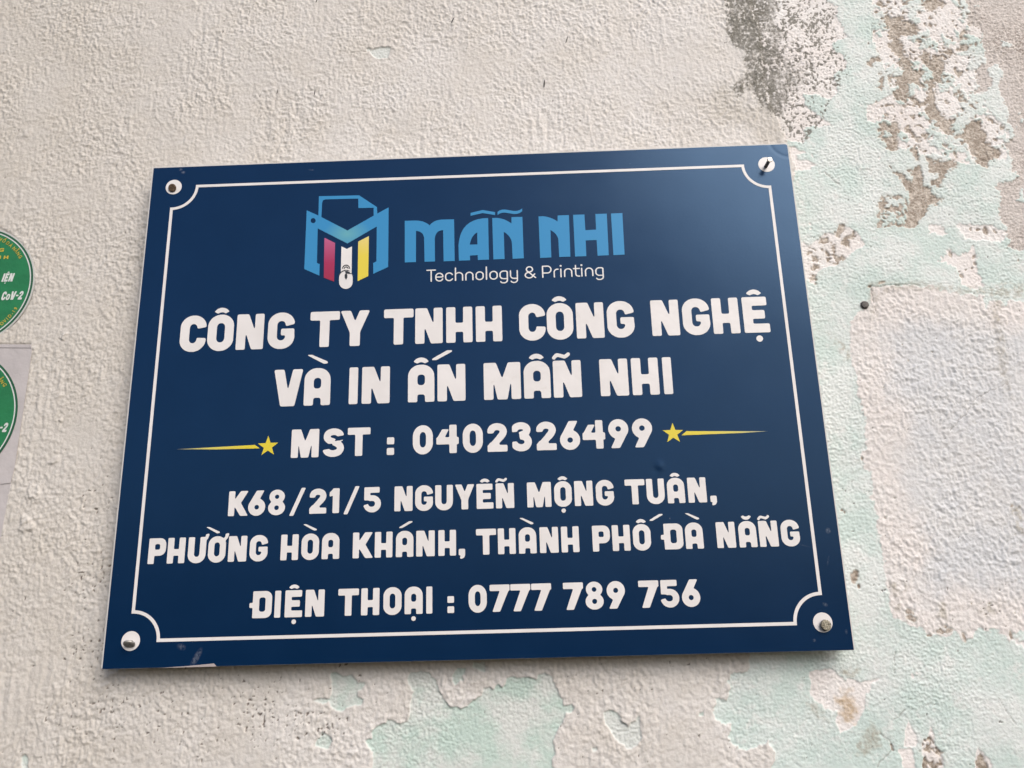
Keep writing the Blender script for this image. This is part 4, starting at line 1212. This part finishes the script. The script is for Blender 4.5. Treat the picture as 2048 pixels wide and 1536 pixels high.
def head_mesh(r, t, rng, step=.00016, groove=.00022, pitch=.00115):
    """round head whose face carries a pressed cross hatch"""
    k = int(r / step)
    vs, fs, ix = [], [], {}
    for j in range(-k, k + 1):
        for i in range(-k, k + 1):
            x, z = i * step, j * step
            d = math.hypot(x, z)
            if d <= r * 1.0:
                g = max(0, math.cos(2 * math.pi * (x * .97 + z * .2) / pitch) - .45) + max(0, math.cos(2 * math.pi * (z * .97 - x * .2) / pitch) - .55) * 1.1
                hh = t - groove * g * min(1, (r - d) / (r * .12)) - (max(0, d / r - .82) / .18) ** 2 * t * .30 + rng.uniform(-1, 1) * groove * .12
                ix[i, j] = len(vs)
                vs.append((x, -hh, z))
    for (i, j) in ix:
        q = [(i, j), (i + 1, j), (i + 1, j + 1), (i, j + 1)]
        if all(c in ix for c in q):
            fs.append([ix[c] for c in q])
    # skirt
    n = 40
    b = len(vs)
    for hh, rr in ((t * .70, r * .99), (t * .35, r * 1.02), (0, r * .97)):
        for m_ in range(n):
            a = 2 * math.pi * m_ / n
            vs.append((rr * math.cos(a), -hh, rr * math.sin(a)))
    for lvl in range(2):
        for m_ in range(n):
            m2 = (m_ + 1) % n
            fs.append([b + lvl * n + m_, b + lvl * n + m2, b + (lvl + 1) * n + m2, b + (lvl + 1) * n + m_])
    fs.append([b + 2 * n + m_ for m_ in range(n)])
    mh = bpy.data.meshes.new('head')
    mh.from_pydata(vs, [], fs)
    mh.update()
    return mh


def steel(name, a, b, metal=.7, rough=.45):
    mt, n, l, p = mat_new(name)
    pos = geo_pos(n)
    f = remap(n, l, noise(n, l, pos, 900, 5, .7), .35, .65)
    l.new(mixc(n, l, f, a, b), p.inputs['Base Color'])
    p.inputs['Metallic'].default_value = metal
    l.new(remap(n, l, noise(n, l, pos, 1500, 3), .3, .7, rough - .1, rough + .15), p.inputs['Roughness'])
    return mt


M_RUST = steel('rusty brown steel', (.055, .032, .018), (.20, .13, .08), .25, .6)
M_BRASS = steel('tarnished brassy steel', (.085, .075, .055), (.36, .33, .26), .6, .45)
M_STEEL = steel('dull grey steel', (.20, .19, .175), (.50, .48, .45), .5, .42)
M_DARK = steel('dark weathered steel', (.035, .033, .032), (.12, .11, .105), .4, .55)
M_BRIGHT = steel('bright nail steel', (.55, .52, .46), (.85, .82, .76), .85, .25)
rng = random.Random(3)


def nail(u, v, label, head_y, r, t, hm, sm, tilt=(0, 0), shank_r=.00135, knob=False):
    x, z = sg(u, v)
    o = empty('nail', (x, 0, z))
    tag(o, label, 'nail', 'nails holding the sign')
    L = .018
    s = link('shank', lathe([(shank_r * .5, -L), (shank_r, -L + .003), (shank_r * .96, -.004), (shank_r * 1.03, 0), (shank_r, -head_y)], 18, 'shank', .03, rng), sm, o)
    if knob:
        hd = link('head', lathe([(shank_r * 1.0, 0), (r * .92, .0002), (r, .0007), (r * .98, t * .8), (r * .8, t), (r * .3, t * 1.05)], 24, 'head', .03, rng), hm, o)
    else:
        hd = link('head', head_mesh(r, t, rng), hm, o)
    hd.location = (0, head_y, 0)
    hd.rotation_euler = (tilt[0], 0, tilt[1])
    return o


nail(13.7, 285.1, 'rusty brown nail head in the upper left disc of the sign', -.0006, .00255, .0011, M_RUST, M_RUST, (.25, -.15))
nail(385.1, 284.9, 'nail left standing proud of the upper right disc with a bright head', -.0076, .00165, .0011, M_BRIGHT, M_DARK, (.12, .1), .00105, True)
nail(14.4, 13.1, 'grey bent nail with its head turned down in the lower left disc', -.0020, .0030, .0013, M_STEEL, M_STEEL, (.98, .08))
nail(386.5, 12.75, 'brassy nail with a checkered head in the lower right disc', -.0008, .00285, .0012, M_BRASS, M_BRASS, (-.10, .08))

# old bolt end in the wall to the right of the sign
bxw, bzw = un(1731, 608.5, WALL_Y - .002)
bolt = empty('bolt', (bxw, wall_front(bxw, bzw), bzw))
tag(bolt, 'dark round bolt head sunk in the peeling wall right of the sign', 'bolt')
link('head', lathe([(.0023, -.004), (.0024, .0004), (.0023, .0009), (.0019, .0012), (.0009, .0013)], 26, 'head', .03, rng), M_DARK, bolt)
link('collar', lathe([(.0026, -.003), (.0027, .0001), (.0024, .0003)], 26, 'collar', .05, rng), M_STEEL, bolt)

# ------------------------------------------------------------------ bristles of a paint brush stuck in the paint
M_HAIR = simple('dark bristle', (.045, .042, .040), .5)


def bristle(p0, p1, w, label):
    a = un(*p0, WALL_Y - .0008)
    b = un(*p1, WALL_Y - .0008)
    A = Vector((a[0], wall_front(*a) - .0003, a[1]))
    B = Vector((b[0], wall_front(*b) - .0003, b[1]))
    d = B - A
    L = d.length
    o = link('bristle', lathe([(w * .25, 0), (w * .8, L * .12), (w, L * .45), (w * .7, L * .8), (w * .2, L)], 8, 'bristle'), M_HAIR)
    o.location = A
    o.rotation_euler = d.to_track_quat('-Y', 'Z').to_euler()
    tag(o, label, 'bristle', 'brush bristles stuck in the cream paint')


bristle((903, 47), (909, 35), .00042, 'short thick dark bristle near the top edge, right of the mint chip')
bristle((1131.5, 87), (1136, 73), .00035, 'slanting dark bristle in the paint right of the topmost middle')
bristle((1088, 175), (1089.5, 160), .00048, 'upright dark bristle in the paint below the slanting one')
bristle((554, 189), (556.5, 179), .00026, 'faint thin bristle in the paint above the left half of the sign')
bristle((632, 6), (635, -2), .00035, 'dark bristle at the very top edge of the picture left of the mint chip')
bristle((629, 191), (631, 180), .00030, 'thin dark bristle in the paint left of and below the mint chip')

# ------------------------------------------------------------------ stickers and paper at the left
FONT = None


def flat_text(txt, size, bold=0.0, shear=0.0, sx=1.0):
    cu = bpy.data.curves.new('text', 'FONT')
    cu.body = txt
    cu.size = size
    cu.shear = shear
    cu.offset = bold
    cu.extrude = 0.00003
    cu.align_x = 'RIGHT'
    o = bpy.data.objects.new('text_tmp', cu)
    COL.objects.link(o)
    dg = bpy.context.evaluated_depsgraph_get()
    me_ = bpy.data.meshes.new_from_object(o.evaluated_get(dg))
    bpy.data.objects.remove(o)
    bpy.data.curves.remove(cu)
    co = np.empty(len(me_.vertices) * 3, np.float32)
    me_.vertices.foreach_get('co', co)
    co = co.reshape(-1, 3)
    return co * [sx, 1, 1], [tuple(p.vertices) for p in me_.polygons], me_


class TextBag:
    def __init__(self):
        self.v, self.f = [], []

    def add(self, txt, x, z, size, bold=0, shear=0, sx=1, ang=0.0, center=False):
        co, fs, me_ = flat_text(txt, size, bold, shear, sx)
        if len(co) == 0:
            return
        if center:
            co = co - [(co[:, 0].min() + co[:, 0].max()) / 2, 0, 0]
        ca, sa = math.cos(ang), math.sin(ang)
        b = len(self.v)
        for q in co:
            self.v.append((x + q[0] * ca - q[1] * sa, -q[2], z + q[0] * sa + q[1] * ca))
        self.f += [tuple(b + i for i in f) for f in fs]
        bpy.data.meshes.remove(me_)

    def build(self, name, mat, parent, y):
        mh = bpy.data.meshes.new(name)
        mh.from_pydata([(a, b + y, c) for a, b, c in self.v], [], self.f)
        mh.update()
        return link(name, mh, mat, parent)


def conform(mesh_loops, y):
    return mesh_loops


def disc(r, n=96):
    return [(r * math.cos(2 * math.pi * k / n), r * math.sin(2 * math.pi * k / n)) for k in range(n)]


M_GREEN = simple('green sticker print', (.016, .165, .060), .34, var=.12, vscale=90, bump=.6, bscale=170, bdist=.0007)
M_DGREEN = simple('dark green sticker rim', (.012, .085, .040), .36, var=.12, vscale=90, bump=.6, bscale=170, bdist=.0007)
M_PAPER_W = simple('white sticker print', (.60, .61, .60), .4, bump=.2, bscale=260)
M_GOLD = simple('gold sticker print', (.50, .36, .04), .4)
M_CLEAR = simple('pale sticker edge', (.50, .50, .48), .35)
M_PAPER = simple('grey lavender paper', (.45, .42, .425), .55, var=.09, vscale=45, bump=.6, bscale=110, bdist=.0010)


def circle_fit(pts, y):
    A, B = [], []
    for q in pts:
        x, z = un(*q, y)
        A.append([2 * x, 2 * z, 1])
        B.append(x * x + z * z)
    s = np.linalg.lstsq(np.array(A), np.array(B), rcond=None)[0]
    return s[0], s[1], math.sqrt(s[2] + s[0] ** 2 + s[1] ** 2)


SY = WALL_Y - .0013


def round_sticker(name, pts, y, label, group, clear=True):
    cx, cz, r = circle_fit(pts, y)
    o = empty(name, (cx, y, cz))
    tag(o, label, 'sticker', group)
    if clear:
        link('backing', loops_mesh('backing', [disc(r + .0011)], .00012, .00012), M_CLEAR, o)
    link('rim', loops_mesh('rim', [disc(r)], 0, .0001), M_DGREEN, o)
    link('face', loops_mesh('face', [disc(r - .0013)], -.00006, .0001), M_GREEN, o)
    link('ring', loops_mesh('ring', [disc(r - .0013), disc(r - .0020)], -.00010, .00008), M_PAPER_W, o)
    return o, cx, cz, r


st1, cx, cz, r1 = round_sticker('round_sticker', [(0, 460.5), (40, 492), (67.3, 562), (45, 622), (0, 664)], SY, 'round green sticker with white and gold Vietnamese writing stuck straight on the wall', 'round green stickers at the left edge')


def loc(px, py, y=SY):
    x, z = un(px, py, y)
    return x - cx, z - cz


def arc_text(bag, chars, rad, size, bold=0, flip=False, sx=1.0):
    """chars: (letter, photo x, photo y of its middle)"""
    for ch, px, py in chars:
        x, z = loc(px, py)
        a = math.atan2(z, x)
        ang = a - math.pi / 2 if not flip else a + math.pi / 2
        rr = rad - size * .35 if not flip else rad + size * .35
        bag.add(ch, rr * math.cos(a), rr * math.sin(a), size, bold, 0, sx, ang, True)


gold = TextBag()
arc_text(gold, [('H', 1.0, 479), ('Ố', 8.5, 482), ('Đ', 16, 486), ('À', 22, 491), ('N', 28.5, 497.5), ('Ẵ', 33, 502), ('N', 37.5, 507), ('G', 42, 513)], math.hypot(*loc(30, 498.5)), .0031, .00005, sx=.9)
gold.build('gold_lettering', M_GOLD, st1, -.00018)
gold = TextBag()
arc_text(gold, [('O', 2.0, 645), ('V', 9, 641), ('I', 14, 637), ('D', 19.5, 632), ('-', 24.5, 627), ('1', 28, 623), ('9', 32.5, 617.5)], math.hypot(*loc(20, 632)), .0031, .00005, flip=True, sx=.9)
gold.build('gold_lettering', M_GOLD, st1, -.00018)
gold = TextBag()
for txt, px, py, sz in (('G', 8, 503, .0031), ('H', 17, 517.5, .0029), ('N', 2.0, 517.5, .0029)):
    x, z = loc(px, py)
    gold.add(txt, x, z, sz, .00016, 0, 1.5)
gold.build('gold_heading', M_GOLD, st1, -.00018)


def sticker_words(chars, px, py, cap, base, ox, oz, y):
    """bold slanted capitals ending at the photo point px, py; chars: (letter, width, gap, height) in cap heights"""
    x, z = un(px, py, y)
    x -= ox
    z -= oz
    loops = []
    for ch, w_, gap, hh in reversed(chars):
        x -= w_ * cap
        if ch == '-':
            lo, gw = [np.array([(0, .40), (1, .40), (1, .58), (0, .58)])], 1.0
        else:
            gw, lo = glyph(ch)
        for lp in lo:
            loops.append([(x + q[0] / gw * w_ * cap + .19 * q[1] * cap * hh, z + q[1] * cap * hh) for q in lp])
        x -= gap * cap
    return loops


CAPW = .0056
wl1 = sticker_words([('I', .20, .05, 1), ('Ệ', .40, .07, 1), ('N', .50, .08, 1)], 24.5, 563, CAPW, 0, cx, cz, SY)
wl2 = sticker_words([('C', .46, .04, 1), ('O', .40, .06, .70), ('V', .56, .05, 1), ('-', .26, .05, 1), ('2', .44, .07, 1)], 43.0, 599, CAPW, 0, cx, cz, SY)
link('white_lettering', loops_mesh('white_lettering', wl1, -.00014, .00008), M_PAPER_W, st1)
link('white_lettering', loops_mesh('white_lettering', wl2, -.00014, .00008), M_PAPER_W, st1)

# the paper sheets under the lower sticker
def sheet(name, pts, label, y, bulge=0.0):
    loops = [[un(*q, y) for q in pts]]
    o = link(name, loops_mesh(name, loops, 0, .00018), M_PAPER)
    o.location = (0, y, 0)
    tag(o, label, 'paper', 'grey paper sheets at the left edge')
    return o


sheet('paper_sheet', [(-60, 958), (0, 967), (22, 966), (13, 1012), (0, 1084), (-30, 1180), (-60, 1180)], 'grey paper sheet sticking out below the sheet with the lower round sticker', WALL_Y - .0011)
psh = sheet('paper_sheet', [(-60, 690), (0, 688.5), (63, 689), (63.5, 703), (54, 769), (43, 843), (29, 935), (23, 958), (21, 966), (0, 968), (-60, 962)], 'grey lavender paper sheet carrying the lower round green sticker', WALL_Y - .0015)
f1 = loops_mesh('fold_strip', [[un(-60, 690.5, SY), un(0, 689.6, SY), un(62, 690, SY), un(63, 696, SY), un(0, 695.5, SY), un(-60, 696, SY)]], -.00030, .00022)
fo = link('fold_strip', f1, M_PAPER, psh)

st2, cx, cz, r2 = round_sticker('round_sticker', [(0, 727), (20, 757), (36.3, 808), (28, 856), (0, 906)], WALL_Y - .0019, 'round green sticker stuck on the grey lavender paper sheet', 'round green stickers at the left edge', clear=False)
# its radius is that of the upper one; refit the centre from the right rim
g2 = TextBag()


def loc2(px, py):
    x, z = un(px, py, WALL_Y - .0019)
    return x - cx, z - cz


for ch, px, py in (('Ẵ', 0.5, 759), ('N', 4.5, 764), ('G', 9.5, 770)):
    x, z = loc2(px, py)
    a = math.atan2(z, x)
    rr = math.hypot(x, z) - .0010
    g2.add(ch, rr * math.cos(a), rr * math.sin(a), .0031, .00005, 0, .9, a - math.pi / 2, True)
g2.build('gold_lettering', M_GOLD, st2, -.00018)
wl3 = sticker_words([('-', .26, .05, 1), ('2', .44, .07, 1)], 12.0, 864, CAPW, 0, cx, cz, WALL_Y - .0019)
link('white_lettering', loops_mesh('white_lettering', wl3, -.00014, .00008), M_PAPER_W, st2)
